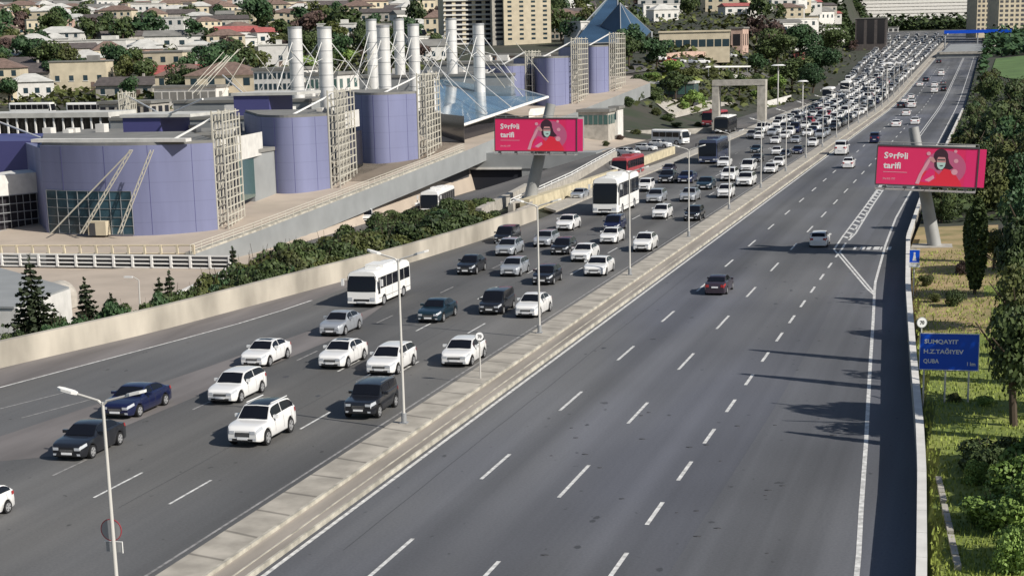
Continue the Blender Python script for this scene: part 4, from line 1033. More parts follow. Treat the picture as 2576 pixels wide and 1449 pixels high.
def far_car(kind, paint):
    """one mesh with body, glass, wheels and lamps for cars a few pixels high"""
    s = Car(kind); mb = s.body(True); h = s.L / 2
    s.screen(s.A - .04, s.B + .03, mb, 1); s.screen(s.D + .05, s.C - .03, mb, 1)
    for sd_ in (-1, 1):
        s.side_glass(sd_, s.C - .2, s.A - .38, mb, 1)
        for xw in s.wheels: mb.tube((xw, sd_ * (s.w - .2), s.R), (xw, sd_ * (s.w - .005), s.R), s.R, n=12, mi=2)
        a = sorted((sd_ * .4, sd_ * .68)); mb.box((h - .06, a[0], s.deck(h - .05) - .19), (h + .014, a[1], s.deck(h - .05) - .05), 3)
        a = sorted((sd_ * .46, sd_ * .72)); mb.box((-h - .014, a[0], .7), (-h + .05, a[1], .88), 4)
    mb.box((h - .06, -.34, s.zb + .12), (h + .014, .34, s.zb + .28), 2); mb.box((h, -.2, s.zb + .29), (h + .02, .2, s.zb + .36), 3)
    mb.box((-h + .1, -s.w * .8, s.zb - .02), (h - .14, s.w * .8, s.zb + .3), 2)
    return mb.mesh('car', [PAINT[paint], M['glass'], M['black'], M['lamp'], M['tail']], smooth=True, ang=40)
def make_bus(L, W, H, col, name, kind='coach', col2=None, glassfront=True, npane=6, windows='dark', roofcol=None, ac=True):
    root = bpy.data.objects.new(name, None); C.objects.link(root); h = L / 2; w = W / 2
    rake = .28; wh = (-h * .52, h * .60); R_ = .48 if L > 9 else .40; zb = .34
    def row(x):
        z0 = zb
        for xw in wh:
            r = R_ + .07
            if abs(x - xw) < r: z0 = max(z0, R_ + math.sqrt(r * r - (x - xw) ** 2))
        e = 1.0; d = min(x + h, h - x)
        if d < .35: e = 1 - .10 * (1 - d / .35) ** 2
        return [(w * e, z0), (w * e, max(1.05, z0 + .05)), (w * e, H * .45), (w * e * .99, H - .5), (w * e * .955, H - .16), (w * e * .82, H - .03), (w * .4, H + .02), (0, H + .03)]
    def sh(x, z): return x - (rake * max(0, (z - .9) / (H - .9)) ** 1.3 if x > h - .5 else 0)
    xs = sorted({-h, -h + .06, -h + .2, h - .2, h - .06, h} | {-h + .35 + i * (L - .9) / 14 for i in range(15)} | {xw + (R_ + .07) * t for xw in wh for t in (-1.03, -.98, -.8, -.5, 0, .5, .8, .98, 1.03)})
    mb = MB(); nr = 15
    for x in xs:
        r = row(x)
        for y, z in r: mb.v.append((sh(x, z), -y, z))
        for y, z in r[-2::-1]: mb.v.append((sh(x, z), y, z))
    for i in range(len(xs) - 1):
        for j in range(nr - 1):
            a = i * nr + j; f = (a, a + nr, a + nr + 1, a + 1); mb.f.append(f); mb.m.append(1 if (roofcol and 4 <= j <= 9) else 0)
    mb.f.append(tuple(range(nr))); mb.m.append(0); b = (len(xs) - 1) * nr; mb.f.append(tuple(b + nr - 1 - i for i in range(nr))); mb.m.append(0)
    mm = [M[col] if col in M else PAINT[col], (M[roofcol] if roofcol in M else PAINT.get(roofcol, M['white'])) if roofcol else M['white']]
    body = mb.build('body', mm, root, smooth=True, ang=40)
    def ff(z): return sh(h, z)
    zw0, zw1 = (1.15, H - .42) if L > 9 else (1.2, H - .28)
    mb = MB(); n = 5
    for i in range(n + 1):
        z = zw0 + (zw1 - zw0) * i / n
        for j in range(-4, 5): mb.v.append((ff(z) + .015 - .02 * (j / 4) ** 2, w * .92 * j / 4, z))
    for i in range(n):
        for j in range(8): a = i * 9 + j; mb.f.append((a, a + 1, a + 10, a + 9)); mb.m.append(0)
    mb.build('windscreen', M['glass'], root)
    zs0 = H * .47 if L > 9 else 1.35; zs1 = H - .48 if L > 9 else H - .42
    xa, xb = -h + .35, h - .75; step = (xb - xa) / npane
    for sd_ in (-1, 1):
        for i in range(npane):
            mb = MB(); x0, x1 = xa + i * step + .035, xa + (i + 1) * step - .035; y = sd_ * (w + .008)
            f = [(x0, y, zs0), (x1, y, zs0), (x1, sd_ * (w * .99 + .01), zs1), (x0, sd_ * (w * .99 + .01), zs1)]; mb.face(f if sd_ < 0 else f[::-1]); mb.build('side_window', M['glass'], root)
        mb = MB(); y = sd_ * (w + .006); f = [(h - .68, y, 1.0), (h - .3, y, 1.0), (h - .42, y, zs1), (h - .68, y, zs1)]; mb.face(f if sd_ < 0 else f[::-1]); mb.build('cab_window', M['glass'], root)
        for xw in wh:
            t, r, d = wheel_mb(R_, sd_, .28); o = t.build('wheel', M['black'], root); o.location = (xw, sd_ * (w - .155), R_); r.build('rim', M['rim'], o)
        mb = MB(); a = sorted((sd_ * w * .58, sd_ * w * .86)); mb.box((h - .1, a[0], .55), (h + .02, a[1], .78)); mb.build('headlight', M['lamp'], root)
        mb = MB(); a = sorted((sd_ * w, sd_ * (w + .28))); mb.box((h - .25, a[0], H - .55), (h - .2, a[1], H - .50)); a = sorted((sd_ * (w + .18), sd_ * (w + .36))); mb.box((h - .28, a[0], H - 1.0), (h - .14, a[1], H - .5)); mb.build('wing_mirror', M['darkgrey'] if col != 'white' else PAINT['white'], root)
        mb = MB()
        for k in range(4):
            x = xa + (k + .6) * (xb - xa) / 4.3; mb.box((x - .01, min(sd_ * w, sd_ * (w + .006)), zb + .05), (x + .01, max(sd_ * w, sd_ * (w + .006)), zs0 - .15))
        mb.box((-h + .3, min(sd_ * w, sd_ * (w + .007)), zb + .32), (h - .4, max(sd_ * w, sd_ * (w + .007)), zb + .35)); mb.build('panel_seam', M['darkgrey'], body)
        mb = MB(); a = sorted((sd_ * w * .7, sd_ * w * .85)); mb.box((-h - .02, a[0], .8), (-h + .02, a[1], 1.5)); mb.build('tail_light', M['tail'], root)
    mb = MB(); mb.box((h - .1, -w * .5, .5), (h + .015, w * .5, .66)); mb.build('grille', M['black'], root)
    mb = MB(); mb.box((h + .002, -.3, .40), (h + .03, .3, .49)); mb.build('number_plate', M['signwhite'], root)
    mb = MB(); mb.face([(-h - .01, w * .7, H * .6), (-h - .01, -w * .7, H * .6), (-h - .01, -w * .7, H - .4), (-h - .01, w * .7, H - .4)]); mb.build('rear_window', M['glass'], root)
    mb = MB(); mb.box((-h + .3, -w * .8, zb - .05), (h - .2, w * .8, 1.0)); mb.build('underbody', M['black'], root)
    if ac:
        mb = MB(); mb.prism([(-.9, -w * .6), (.9, -w * .6), (.9, w * .6), (-.9, w * .6)], H, H + .24); mb.build('roof_unit', mm[0] if not roofcol else mm[1], root)
        for xa_ in (h - 2.6, -h + 1.2): mb = MB(); mb.box((xa_, -.4, H), (xa_ + .7, .4, H + .10)); mb.build('roof_hatch', mm[0] if not roofcol else mm[1], root)
    return root
CARDIM = {k: (v['L'], v['w'] * 2, v['H']) for k, v in SP.items()}
HEAD_IN = -math.pi / 2      # towards the camera
HEAD_OUT = math.pi / 2
def fit(bb, dim, rz, g=None, roof=None):
    """ground position, size and height whose projection sits on the measured outline"""
    L, W, H = dim; g = g or (lambda X, Y: zr(Y)); x0, y0, x1, y1 = bb
    p = PG((x0 + x1) / 2, (y0 * .3 + y1 * .7), g); c_, s_ = math.cos(rz), math.sin(rz); sc = 1.0
    for it in range(16):
        X = []; Y = []
        for a in (-.5, .5):
            for b in (-.5, .5):
                for hh in (.12, .6):
                    q_ = PIX((p.x + (a * L * c_ - b * W * s_) * .95 * sc, p.y + (a * L * s_ + b * W * c_) * .95 * sc, p.z + hh * sc)); X.append(q_[0])
                    if hh < .5: Y.append(q_[1])
        dx = (x0 + x1) / 2 - (min(X) + max(X)) / 2; dy = y1 - max(Y); w_ = max(X) - min(X)
        sc = max(.9, min(1.13, sc * ((x1 - x0) / w_) ** .5))
        u = PIX(p); p = PG(u[0] + dx, u[1] + dy, g)
    zs = 1.0
    if roof:
        xb, xc, yr_ = roof
        for _ in range(6):
            top = min(PIX((p.x + (a * c_ - b * s_) * sc, p.y + (a * s_ + b * c_) * sc, p.z + H * sc * zs))[1] for a in (xb, xc) for b in (-yr_, yr_))
            px = PIX((p.x, p.y, p.z))[1] - PIX((p.x, p.y, p.z + 1))[1]; zs = max(.88, min(1.14, zs + (top - y0) / px / (H * sc)))
    return p, sc, zs
protos = {}
def place(kind, paint, bb, label, cat, rz=None, g=None, group=None, rot=0, **kw):
    rz = (HEAD_IN if rz is None else rz) + rot
    sp_ = SP[kind]; p, sc, zs = fit(bb, CARDIM[kind], rz, g, (sp_['B'], sp_['C'], sp_['yr'])); key = (kind, paint, tuple(sorted(kw.items())))
    nm = {'saloon': 'saloon_car', 'hatchback': 'hatchback_car', 'estate': 'estate_car', 'suv': 'off_road_car', 'box4x4': 'off_road_car', 'van': 'people_carrier'}[kind]
    if key not in protos:
        o = make_car(kind, paint, **kw); protos[key] = o; o.name = nm; del o['kindname']
        o.location = p; o.rotation_euler = (0, 0, rz); o.scale = (sc, sc, sc * zs); tag(o, label, cat, group)
    else: o = copy_tree(protos[key], p, rz, label, group, sc, zs); o['category'] = cat
    USED.append((p.x, p.y)); return o
USED = []
near = [
 ('saloon', 'black', (127, 1048, 321, 1155), 'black saloon with pale headlights just behind the nearest street lamp', {}),
 ('saloon', 'navy', (250, 955, 435, 1050), 'dark blue saloon behind the black saloon at the far left of the inbound lanes', {}),
 ('suv', 'white', (568, 993, 748, 1122), 'white off-roader with a dark glass roof, nearest of the white cars', dict(roof=True, rails=True)),
 ('estate', 'white', (518, 915, 674, 1014), 'white estate car right behind the white off-roader with the dark roof', {}),
 ('saloon', 'white', (602, 846, 736, 922), 'white saloon with a sunroof following the white estate car', dict(sunroof=True)),
 ('saloon', 'white', (797, 846, 928, 926), 'white saloon with a sunroof and dark grille below the silver saloon', dict(sunroof=True)),
 ('estate', 'white', (917, 853, 1051, 942), 'white estate car right behind the black boxy off-roader', {}),
 ('box4x4', 'black', (862, 941, 1006, 1052), 'black boxy off-roader with roof rails beside the median', dict(rails=True)),
 ('hatchback', 'white', (1106, 838, 1226, 920), 'white hatchback beside the round median sign', {}),
 ('saloon', 'silver', (800, 776, 914, 844), 'silver blue saloon just below the white midibus', {}),
 ('saloon', 'teal', (1047, 745, 1153, 810), 'very dark green saloon to the right of the white midibus', {}),
 ('van', 'black', (1204, 724, 1296, 790), 'black people carrier left of the white saloon by the third lamp', {}),
 ('saloon', 'white', (1293, 731, 1391, 798), 'white saloon by the median beside the black people carrier', {}),
 ('hatchback', 'white', (-150, 1226, 22, 1332), 'white hatchback cut off by the left edge of the picture', {}),
 ('saloon', 'black', (1148, 637, 1224, 690), 'black saloon on its own near the cream wall', {}),
 ('hatchback', 'silver', (1255, 641, 1334, 694), 'silver hatchback in front of the other silver hatchback', {}),
 ('hatchback', 'silver', (1243, 595, 1320, 642), 'silver hatchback tailing the first silver hatchback', {}),
 ('van', 'black', (1246, 574, 1306, 612), 'black people carrier half hidden behind the silver hatchback', {}),
 ('suv', 'silver', (1341, 575, 1408, 620), 'silver off-roader right of the two silver hatchbacks', {}),
 ('suv', 'black', (1386, 594, 1450, 640), 'black off-roader just left of the white saloon with dark headlights', {}),
 ('saloon', 'white', (1433, 608, 1510, 657), 'white saloon right beside the black off-roader in mid jam', {}),
 ('hatchback', 'black', (1337, 660, 1416, 715), 'black rounded hatchback behind the third lamp pole', {}),
 ('saloon', 'white', (1466, 640, 1548, 693), 'white saloon next to the median with a black hatchback on its left', {}),
 ('saloon', 'white', (1396, 537, 1463, 579), 'white saloon alone in front of the white coach', {}),
 ('saloon', 'white', (1506, 569, 1573, 612), 'white saloon directly below the white coach', {}),
 ('van', 'navy', (1517, 538, 1576, 582), 'dark blue people carrier tucked under the nose of the white coach', {}),
 ('saloon', 'white', (1590, 581, 1657, 632), 'white saloon beside the median at the fourth lamp', {}),
 ('saloon', 'silver', (1435, 472, 1482, 500), 'grey saloon left of the white coach by the ramp', {}),
 ('hatchback', 'white', (1638, 510, 1694, 550), 'white hatchback right of the white coach', {}),
 ('suv', 'black', (1722, 513, 1772, 555), 'black off-roader at the fifth lamp beside the median', {}),
 ('estate', 'silver', (1623, 472, 1680, 509), 'silver estate car to the right of the white coach windows', {}),
 ('box4x4', 'white', (1606, 445, 1645, 482), 'white boxy off-roader hidden behind the white coach tail', {}),
 ('saloon', 'silver', (1708, 470, 1764, 506), 'pale silver saloon behind the fifth lamp pole', {}),
 ('hatchback', 'white', (1802, 460, 1850, 497), 'white hatchback next to the median right of the silver saloon', {}),
 ('saloon', 'black', (1654, 425, 1706, 460), 'black saloon beside the end of the concrete island', {}),
 ('saloon', 'teal', (1740, 443, 1812, 476), 'dark green saloon behind the pale silver saloon', {}),
 ('saloon', 'navy', (1700, 428, 1758, 460), 'dark blue saloon between the island and the fifth lamp', {}),
 ('suv', 'white', (1810, 418, 1860, 455), 'white off-roader in the middle of the three white cars', {}),
 ('suv', 'white', (1848, 430, 1906, 468), 'white off-roader by the median, largest of the three white cars', {}),
 ('van', 'white', (1861, 402, 1905, 431), 'white people carrier above the white off-roader by the median', {}),
 ('saloon', 'white', (1802, 393, 1843, 420), 'white saloon in front of the dark blue coach', {}),
 ('saloon', 'maroon', (1665, 413, 1702, 434), 'dark maroon saloon at the tip of the concrete island', {}),
 ('suv', 'white', (1921, 410, 1957, 436), 'white off-roader alone beside the kerb of the median', {}),
 ('suv', 'white', (1943, 394, 1976, 419), 'white off-roader just behind another at the median kerb', {}),
 ('saloon', 'black', (1890, 388, 1922, 407), 'black saloon in the middle lanes above the white people carrier', {}),
 ('hatchback', 'white', (1939, 367, 1970, 390), 'white hatchback with the dark car on its right', {}),
 ('saloon', 'black', (1964, 379, 1988, 396), 'black saloon behind the white off-roaders at the kerb', {}),
 ('estate', 'navy', (1993, 367, 2022, 387), 'navy estate car beside the median near the kerb gap', {}),
 ('saloon', 'teal', (1886, 369, 1920, 384), 'dark saloon low in the middle lanes behind the seventh lamp', {}),
 ('hatchback', 'white', (1896, 330, 1922, 351), 'white hatchback alone in the leftmost lane at the island', {}),
 ('suv', 'white', (1962, 330, 1986, 349), 'white off-roader behind the white saloon in the middle lanes', {}),
 ('saloon', 'white', (1936, 342, 1966, 362), 'white saloon in the middle lanes with a thin pole behind', {}),
 ('saloon', 'silver', (1990, 341, 2014, 360), 'silver saloon between two white cars far up the jam', {}),
 ('saloon', 'white', (2030, 346, 2060, 369), 'white saloon beside the median left of the white pickup across the kerb', {}),
]
for k, pnt, bb, lab, kw in near:
    place(k, pnt, bb, lab, 'car', group=None, rot=random.uniform(-.02, .02), **kw)
out = [
 ('saloon', 'maroon', (1772, 688, 1846, 740), 'dark maroon saloon alone on the outbound road, tail lamps towards us'),
 ('estate', 'white', (2036, 578, 2088, 620), 'white estate car on the outbound road in front of the ladder marking'),
 ('van', 'white', (2098, 351, 2136, 390), 'white van on the outbound road just left of the big pink billboard'),
 ('saloon', 'white', (2118, 395, 2152, 423), 'white saloon right behind the white van on the outbound road'),
 ('van', 'navy', (2187, 331, 2215, 360), 'dark blue people carrier on the outbound road above the big billboard'),
 ('saloon', 'white', (2241, 302, 2268, 319), 'white saloon left of another white car beyond the big billboard'),
 ('saloon', 'white', (2289, 294, 2315, 313), 'white saloon right of its neighbour beyond the big billboard'),
 ('hatchback', 'white', (2268, 275, 2291, 291), 'white hatchback ahead of the two white saloons on the outbound road'),
 ('van', 'white', (2280, 256, 2306, 271), 'white van beside the median far up the outbound road'),
 ('saloon', 'black', (2254, 257, 2280, 271), 'black saloon left of the white van far up the outbound road'),
 ('saloon', 'white', (2266, 246, 2286, 258), 'white saloon hugging the median far up the outbound road'),
 ('saloon', 'white', (2283, 238, 2301, 248), 'white saloon next ahead by the median on the outbound road'),
 ('van', 'white', (2340, 217, 2360, 233), 'white van in the middle of the distant outbound lanes'),
 ('saloon', 'white', (2342, 207, 2360, 218), 'white saloon directly ahead of the distant white van'),
 ('saloon', 'black', (2366, 217, 2382, 229), 'black saloon right of the distant white van'),
 ('saloon', 'grey', (2366, 203, 2380, 213), 'grey saloon ahead of the distant black saloon'),
 ('saloon', 'white', (2304, 207, 2324, 217), 'white saloon at the median in the distant outbound lanes'),
 ('saloon', 'black', (2321, 195, 2338, 205), 'black saloon at the median in the distant outbound lanes'),
 ('van', 'white', (2358, 174, 2377, 191), 'white van nearest to the flyover on the outbound road'),
 ('saloon', 'black', (2355, 150, 2369, 159), 'black saloon coming out from beneath the flyover'),
]
for k, pnt, bb, lab in out: place(k, pnt, bb, lab, 'car', rz=HEAD_OUT, rot=random.uniform(-.02, .02))
# buses and coaches
def bus_at(name, dim, bb, label, cat, rz=HEAD_IN, g=None, zs=1.0, **kw):
    o = make_bus(*dim, name=name, **kw); p, sc, z_ = fit(bb, dim, rz, g, (dim[0] / 2 - .3, -dim[0] / 2 + .1, dim[1] * .4)); zs = z_; o.location = p; o.rotation_euler = (0, 0, rz); o.scale = (sc, sc, sc * zs); tag(o, label, cat); USED.append((p.x, p.y)); USED.append((p.x, p.y + 4)); USED.append((p.x, p.y - 4)); return o
bus_at('midibus', (7.2, 2.15, 2.62), (875, 658, 1032, 770), 'white midibus with dark windows driving beside the cream retaining wall', 'bus', col='white', npane=5)
bus_at('coach', (10.5, 2.5, 3.5), (1490, 430, 1608, 540), 'tall white coach with a big dark windscreen in the middle of the jam', 'coach', col='white', npane=5)
bus_at('coach', (10.5, 2.5, 3.5), (1754, 345, 1834, 411), 'dark navy coach with white roof fittings at the merge of the service road', 'coach', col='navy', npane=6)
low = lambda X, Y: -6.16
bus_at('coach', (11, 2.5, 3.5), (1052, 472, 1150, 542), 'white coach parked in the lower car park below the terrace', 'coach', rz=HEAD_IN + .1, g=low, col='white', npane=7)
bus_at('city_bus', (11, 2.5, 3.0), (1543, 386, 1616, 446), 'red city bus behind the yellow ramp barrier', 'bus', col='busred', npane=7, g=lambda X, Y: -.03, rz=HEAD_IN - .05, windows='dark')
bus_at('city_bus', (11, 2.5, 3.2), (1770, 296, 1880, 336), 'dark bus with a white roof waiting on the service road', 'bus', col='black', npane=7, roofcol='white', rz=HEAD_IN)
bus_at('city_bus', (9, 2.5, 3.0), (1758, 284, 1838, 316), 'red roofed bus behind the dark white-roofed bus', 'bus', col='busred', npane=6, rz=HEAD_IN - .15, g=lambda X, Y: .1)
bus_at('minibus', (6.6, 2.1, 2.6), (1640, 325, 1733, 364), 'white long minibus parked side on in the upper car park', 'minibus', col='white', npane=4, rz=-.45, g=lambda X, Y: -.02, ac=False)
bus_at('coach', (10, 2.5, 3.4), (2066, 221, 2103, 252), 'white coach at the left edge of the distant jam', 'coach', col='white', npane=5, ac=False)
bus_at('coach', (10, 2.5, 3.4), (2107, 203, 2150, 234), 'cream white coach behind the first coach in the distant jam', 'coach', col='white', npane=5, ac=False)
cp = lambda X, Y: -.02
place('saloon', 'white', (1545, 370, 1612, 392), 'white saloon parked nearest in the upper car park', 'car', rz=-.5, g=cp)
place('hatchback', 'white', (1600, 360, 1650, 380), 'white hatchback parked in front of the white minibus', 'car', rz=-.35, g=cp)
place('saloon', 'white', (1630, 350, 1690, 372), 'white saloon parked against the white minibus', 'car', rz=-.35, g=cp)
place('van', 'white', (975, 548, 1025, 584), 'white people carrier in the lower car park with its tail window showing', 'car', rz=HEAD_IN + .6, g=low)
place('van', 'white', (903, 535, 942, 560), 'white van parked against the terrace wall', 'car', rz=HEAD_IN + .3, g=low)
place('hatchback', 'white', (1018, 500, 1056, 522), 'white hatchback behind the lower parked coach', 'car', rz=HEAD_IN + .9, g=low)
place('suv', 'black', (1000, 488, 1046, 508), 'black off-roader in the dark corner behind the lower parked coach', 'car', rz=HEAD_IN + .3, g=low)
# buses parked beyond the drums, on the city side
for (bb, lab, c_, r_, d) in (((-20, 308, 133, 350), 'white long coach parked behind the near drum at the left edge', 'white', 0.1, 12), ((168, 312, 306, 360), 'white and black coach parked behind the near drum', 'white', 0.12, 12), ((30, 262, 135, 290), 'white coach standing beyond the platform canopy', 'white', .05, 11), ((170, 262, 292, 292), 'cream coach standing beyond the platform canopy, right of the other', 'white', .05, 11)):
    bus_at('coach', (d, 2.5, 3.3), bb, lab, 'coach', rz=r_, g=lambda X, Y: T(Y) - .3, col=c_, npane=7, ac=False)
# ------------------------------------------------------------------ the packed jam further up
FAR = {}
paints = ['white'] * 9 + ['pearl'] * 3 + ['silver'] * 3 + ['grey'] * 2 + ['black'] * 5 + ['navy'] + ['red'] * (1)
kinds = ['saloon'] * 4 + ['hatchback'] * 2 + ['suv'] * 3 + ['van'] + ['estate']
rr = random.Random(11); cnt = 0; names = ['first', 'second', 'third', 'fourth', 'fifth', 'sixth', 'seventh']
stuffv = MB()
lanes = [-29.7, -32.9, -36.1, -39.3, -42.5]
def free(x, y):
    for a, b in USED:
        if abs(a - x) < 1.75 and abs(b - y) < 6.0: return False
    return True
colword = {'white': 'white', 'pearl': 'off-white', 'silver': 'silver', 'grey': 'grey', 'black': 'black', 'navy': 'navy', 'red': 'red'}
def addfar(x, y, li, rz, zone):
    global cnt
    k = rr.choice(kinds); p_ = rr.choice(paints)
    if (k, p_) not in FAR: FAR[(k, p_)] = far_car(k, p_)
    o = bpy.data.objects.new({'saloon': 'saloon_car', 'hatchback': 'hatchback_car', 'estate': 'estate_car', 'suv': 'off_road_car', 'van': 'people_carrier'}[k], FAR[(k, p_)]); C.objects.link(o)
    sl = (zr(y + 2) - zr(y - 2)) / 4
    o.location = (x, y, zr(y) + .01); o.rotation_euler = (0, sl if rz < 0 else -sl, rz + rr.uniform(-.05, .05)); sc = rr.uniform(.96, 1.06); o.scale = (sc, sc, sc * rr.uniform(.94, 1.06))
    g = '%s %s queueing %s' % (colword[p_], {'saloon': 'saloons', 'hatchback': 'hatchbacks', 'estate': 'estate cars', 'suv': 'off-roaders', 'van': 'people carriers'}[k], zone)
    tag(o, '%s %s, %s lane from the median, %s jam' % (colword[p_], {'saloon': 'saloon', 'hatchback': 'hatchback', 'estate': 'estate', 'suv': 'off-roader', 'van': 'carrier'}[k], names[li], 'nearer' if 'nearer' in zone else 'far'), 'car', g + ', %s lane' % names[li]); cnt += 1
y_end = 600
for li, x in enumerate(lanes):
    y = 322 + rr.uniform(0, 6)
    while y < y_end:
        xx = x + rr.uniform(-.35, .35)
        if free(xx, y) and rr.random() < .96: addfar(xx, y, li, HEAD_IN, 'in the nearer part of the packed jam' if y < 450 else 'in the far part of the packed jam')
        y += rr.uniform(5.6, 7.2) * (1.35 if y < 350 else 1)
print('FARCARS', cnt)
# beyond that the vehicles merge into one glittering mass
mats_s = [PAINT['white'], PAINT['silver'], PAINT['black'], M['glass'], M['black'], M['lamp'], M['tail']]
def lowcar(kind):
    s = Car(kind); mb = s.body(True); s.screen(s.A - .04, s.B + .03, mb, 1); s.screen(s.D + .05, s.C - .03, mb, 1)
    for sd_ in (-1, 1): s.side_glass(sd_, s.C - .2, s.A - .38, mb, 1)
    return mb
lc = [lowcar('saloon'), lowcar('suv'), lowcar('van')]; big = MB()
y = y_end
for yy in range(0, 95):
    y = y_end + 2 + yy * 6.1
    nl = 5 + int(sm(y, 600, 760) * 2.2); xl = leftX(y) + 1.8
    for i in range(nl):
        x = -29.6 + (xl + 29.6) * i / (nl - 1) + rr.uniform(-.4, .4); yj = y + rr.uniform(-1.6, 1.6)
        if rr.random() < .08: continue
        k = len(big.m); sl = math.atan((zr(yj + 2) - zr(yj - 2)) / 4)
        m_ = Matrix.Translation((x, yj, zr(yj) + .02)) @ Matrix.Rotation(sl, 4, 'X') @ Matrix.Rotation(HEAD_IN + rr.uniform(-.06, .06), 4, 'Z')
        src = rr.choice([lc[0], lc[0], lc[1], lc[2]]); pm = rr.choice([0, 0, 0, 0, 1, 1, 2]); n0 = len(big.v)
        big.v += [tuple(m_ @ Vector(p)) for p in src.v]; big.f += [tuple(n0 + i_ for i_ in f) for f in src.f]; big.m += [pm if q_ == 0 else 3 for q_ in src.m]
tag(big.build('distant_traffic', mats_s, smooth=True, ang=40), 'mass of tiny cars at the far end of the packed jam', 'traffic', kind='stuff')
# a few on the flyover and the outbound carriageway beyond
for i, (x, y_) in enumerate(((-20.5, 655), (-16.4, 705))): pass
# ------------------------------------------------------------------ trees and shrubs
def rdir(r):
    while True:
        v = Vector((r.uniform(-1, 1), r.uniform(-1, 1), r.uniform(-1, 1)))
        if .05 < v.length < 1: return v.normalized()
def leaf(mb, p, s, r, nrm=None):
    n = rdir(r) if nrm is None else (nrm + rdir(r) * .8).normalized(); u = n.orthogonal().normalized(); w = n.cross(u); a = r.uniform(0, 6.28)
    u2 = u * math.cos(a) + w * math.sin(a); w2 = n.cross(u2); mb.face([p - u2 * s - w2 * s * .6, p + u2 * s * .9 - w2 * s * .5, p + u2 * s * .7 + w2 * s * .7, p - u2 * s * .8 + w2 * s * .55])
def crown(seed, nl, size, lobes=12, rx=1, rz=.8, zc=0, flat_=.75):
    r = random.Random(seed); mb = MB(); L = []
    for i in range(lobes):
        d = rdir(r); q_ = r.uniform(.25, .72); L.append((Vector((d.x * q_ * rx, d.y * q_ * rx, zc + d.z * q_ * rz)), r.uniform(.28, .5)))
    for i in range(nl):
        c, rad = r.choice(L); d = rdir(r)
        if d.z < -.3 and r.random() < .6: d.z = -d.z
        k = r.uniform(.55, 1.05) ** .5; p = c + Vector((d.x, d.y, d.z * flat_)) * rad * k; leaf(mb, p, size * r.uniform(.6, 1.3), r, d)
    return mb
def trunk_mb(h, r0, seed, limbs=5, spread=.4):
    r = random.Random(seed); mb = MB(); p = Vector((0, 0, -.6)); q_ = Vector((r.uniform(-.1, .1), r.uniform(-.1, .1), h * .55)); mb.tube(p, q_, r0, r0 * .6, n=8)
    for i in range(limbs):
        a = 6.28 * i / limbs + r.uniform(-.4, .4); s_ = Vector((0, 0, 1)) * h * r.uniform(.3, .52); e = Vector((math.cos(a) * spread * h, math.sin(a) * spread * h, h * r.uniform(.75, 1.0))); mb.tube(s_, e, r0 * .42, r0 * .12, n=6)
    return mb
def conifer_mb(seed, h, rad, nl):
    r = random.Random(seed); mb = MB(); tiers = int(h / .36)
    for t in range(tiers):
        z = h * .06 + (h * .9) * t / tiers; R_ = rad * (1 - t / tiers) ** .8 * r.uniform(.8, 1.1)
        nb = max(4, int(9 * (1 - t / tiers)) + 3); a0 = r.uniform(0, 6)
        for b in range(nb):
            a = a0 + 6.28 * b / nb + r.uniform(-.25, .25); L = R_ * r.uniform(.7, 1.15)
            n = max(3, int(L / .16))
            for i in range(n):
                k = (i + 1) / n; p = Vector((math.cos(a) * L * k, math.sin(a) * L * k, z - L * .28 * k + .12 * k * k * L))
                wv = .22 * (1 - k * .6)
                for _ in range(3): leaf(mb, p + Vector((r.uniform(-wv, wv), r.uniform(-wv, wv), r.uniform(-.08, .06))), .17 * r.uniform(.7, 1.3), r, Vector((0, 0, 1)))
    for i in range(20): leaf(mb, Vector((r.uniform(-.08, .08), r.uniform(-.08, .08), h * r.uniform(.86, 1.02))), .1, r)
    return mb
LM = ['leaf_d', 'leaf_b', 'leaf_o', 'leaf_l', 'leaf_r']
CR = {}
def crown_mesh(q_, lm, v):
    key = (q_, lm, v)
    if key not in CR:
        if q_ == 'near': mb = crown(v * 7 + 1, 5200, .042, 18)
        elif q_ == 'mid': mb = crown(v * 7 + 2, 1900, .065, 13)
        elif q_ == 'far': mb = crown(v * 7 + 3, 620, .105, 9)
        elif q_ == 'bush': mb = crown(v * 7 + 4, 4200, .052, 18, rz=.8, zc=0)
        CR[key] = mb.mesh('crown', M[lm])
    return CR[key]
TR = {v: trunk_mb(1.0, .045, v).mesh('trunk', M['trunk']) for v in range(3)}
rt = random.Random(5); NT = 0
def tree(x, y, h, w, lm, q_, label, group, name='broadleaf_tree', z=None, split=True, g=None, low=False):
    global NT; NT += 1
    z = G(x, y) if z is None else z; v = rt.randrange(3)
    r = thing(name, label, 'shrub' if 'shrub' in name else 'tree', (x, y, z), rt.uniform(0, 6.28), group)
    if not split:
        bpy.data.objects.remove(r); r = bpy.data.objects.new(name, crown_mesh(q_, lm, v)); C.objects.link(r); tag(r, label, 'tree', group)
        r.location = (x, y, z + h * .55); r.scale = (w, w, h * .62); r.rotation_euler = (0, 0, rt.uniform(0, 6.28)); return r
    bush = q_ == 'bush'
    c = bpy.data.objects.new('crown', crown_mesh(q_, lm, v)); C.objects.link(c); c.parent = r; c.scale = (w, w, h * (.62 if bush else .66 if low else .52)); c.location = (0, 0, h * (.33 if bush else .42 if low else .60))
    t = bpy.data.objects.new('trunk', TR[v]); C.objects.link(t); t.parent = r; t.scale = (w * .8 if bush else h * .9, w * .8 if bush else h * .9, h * .85); return r
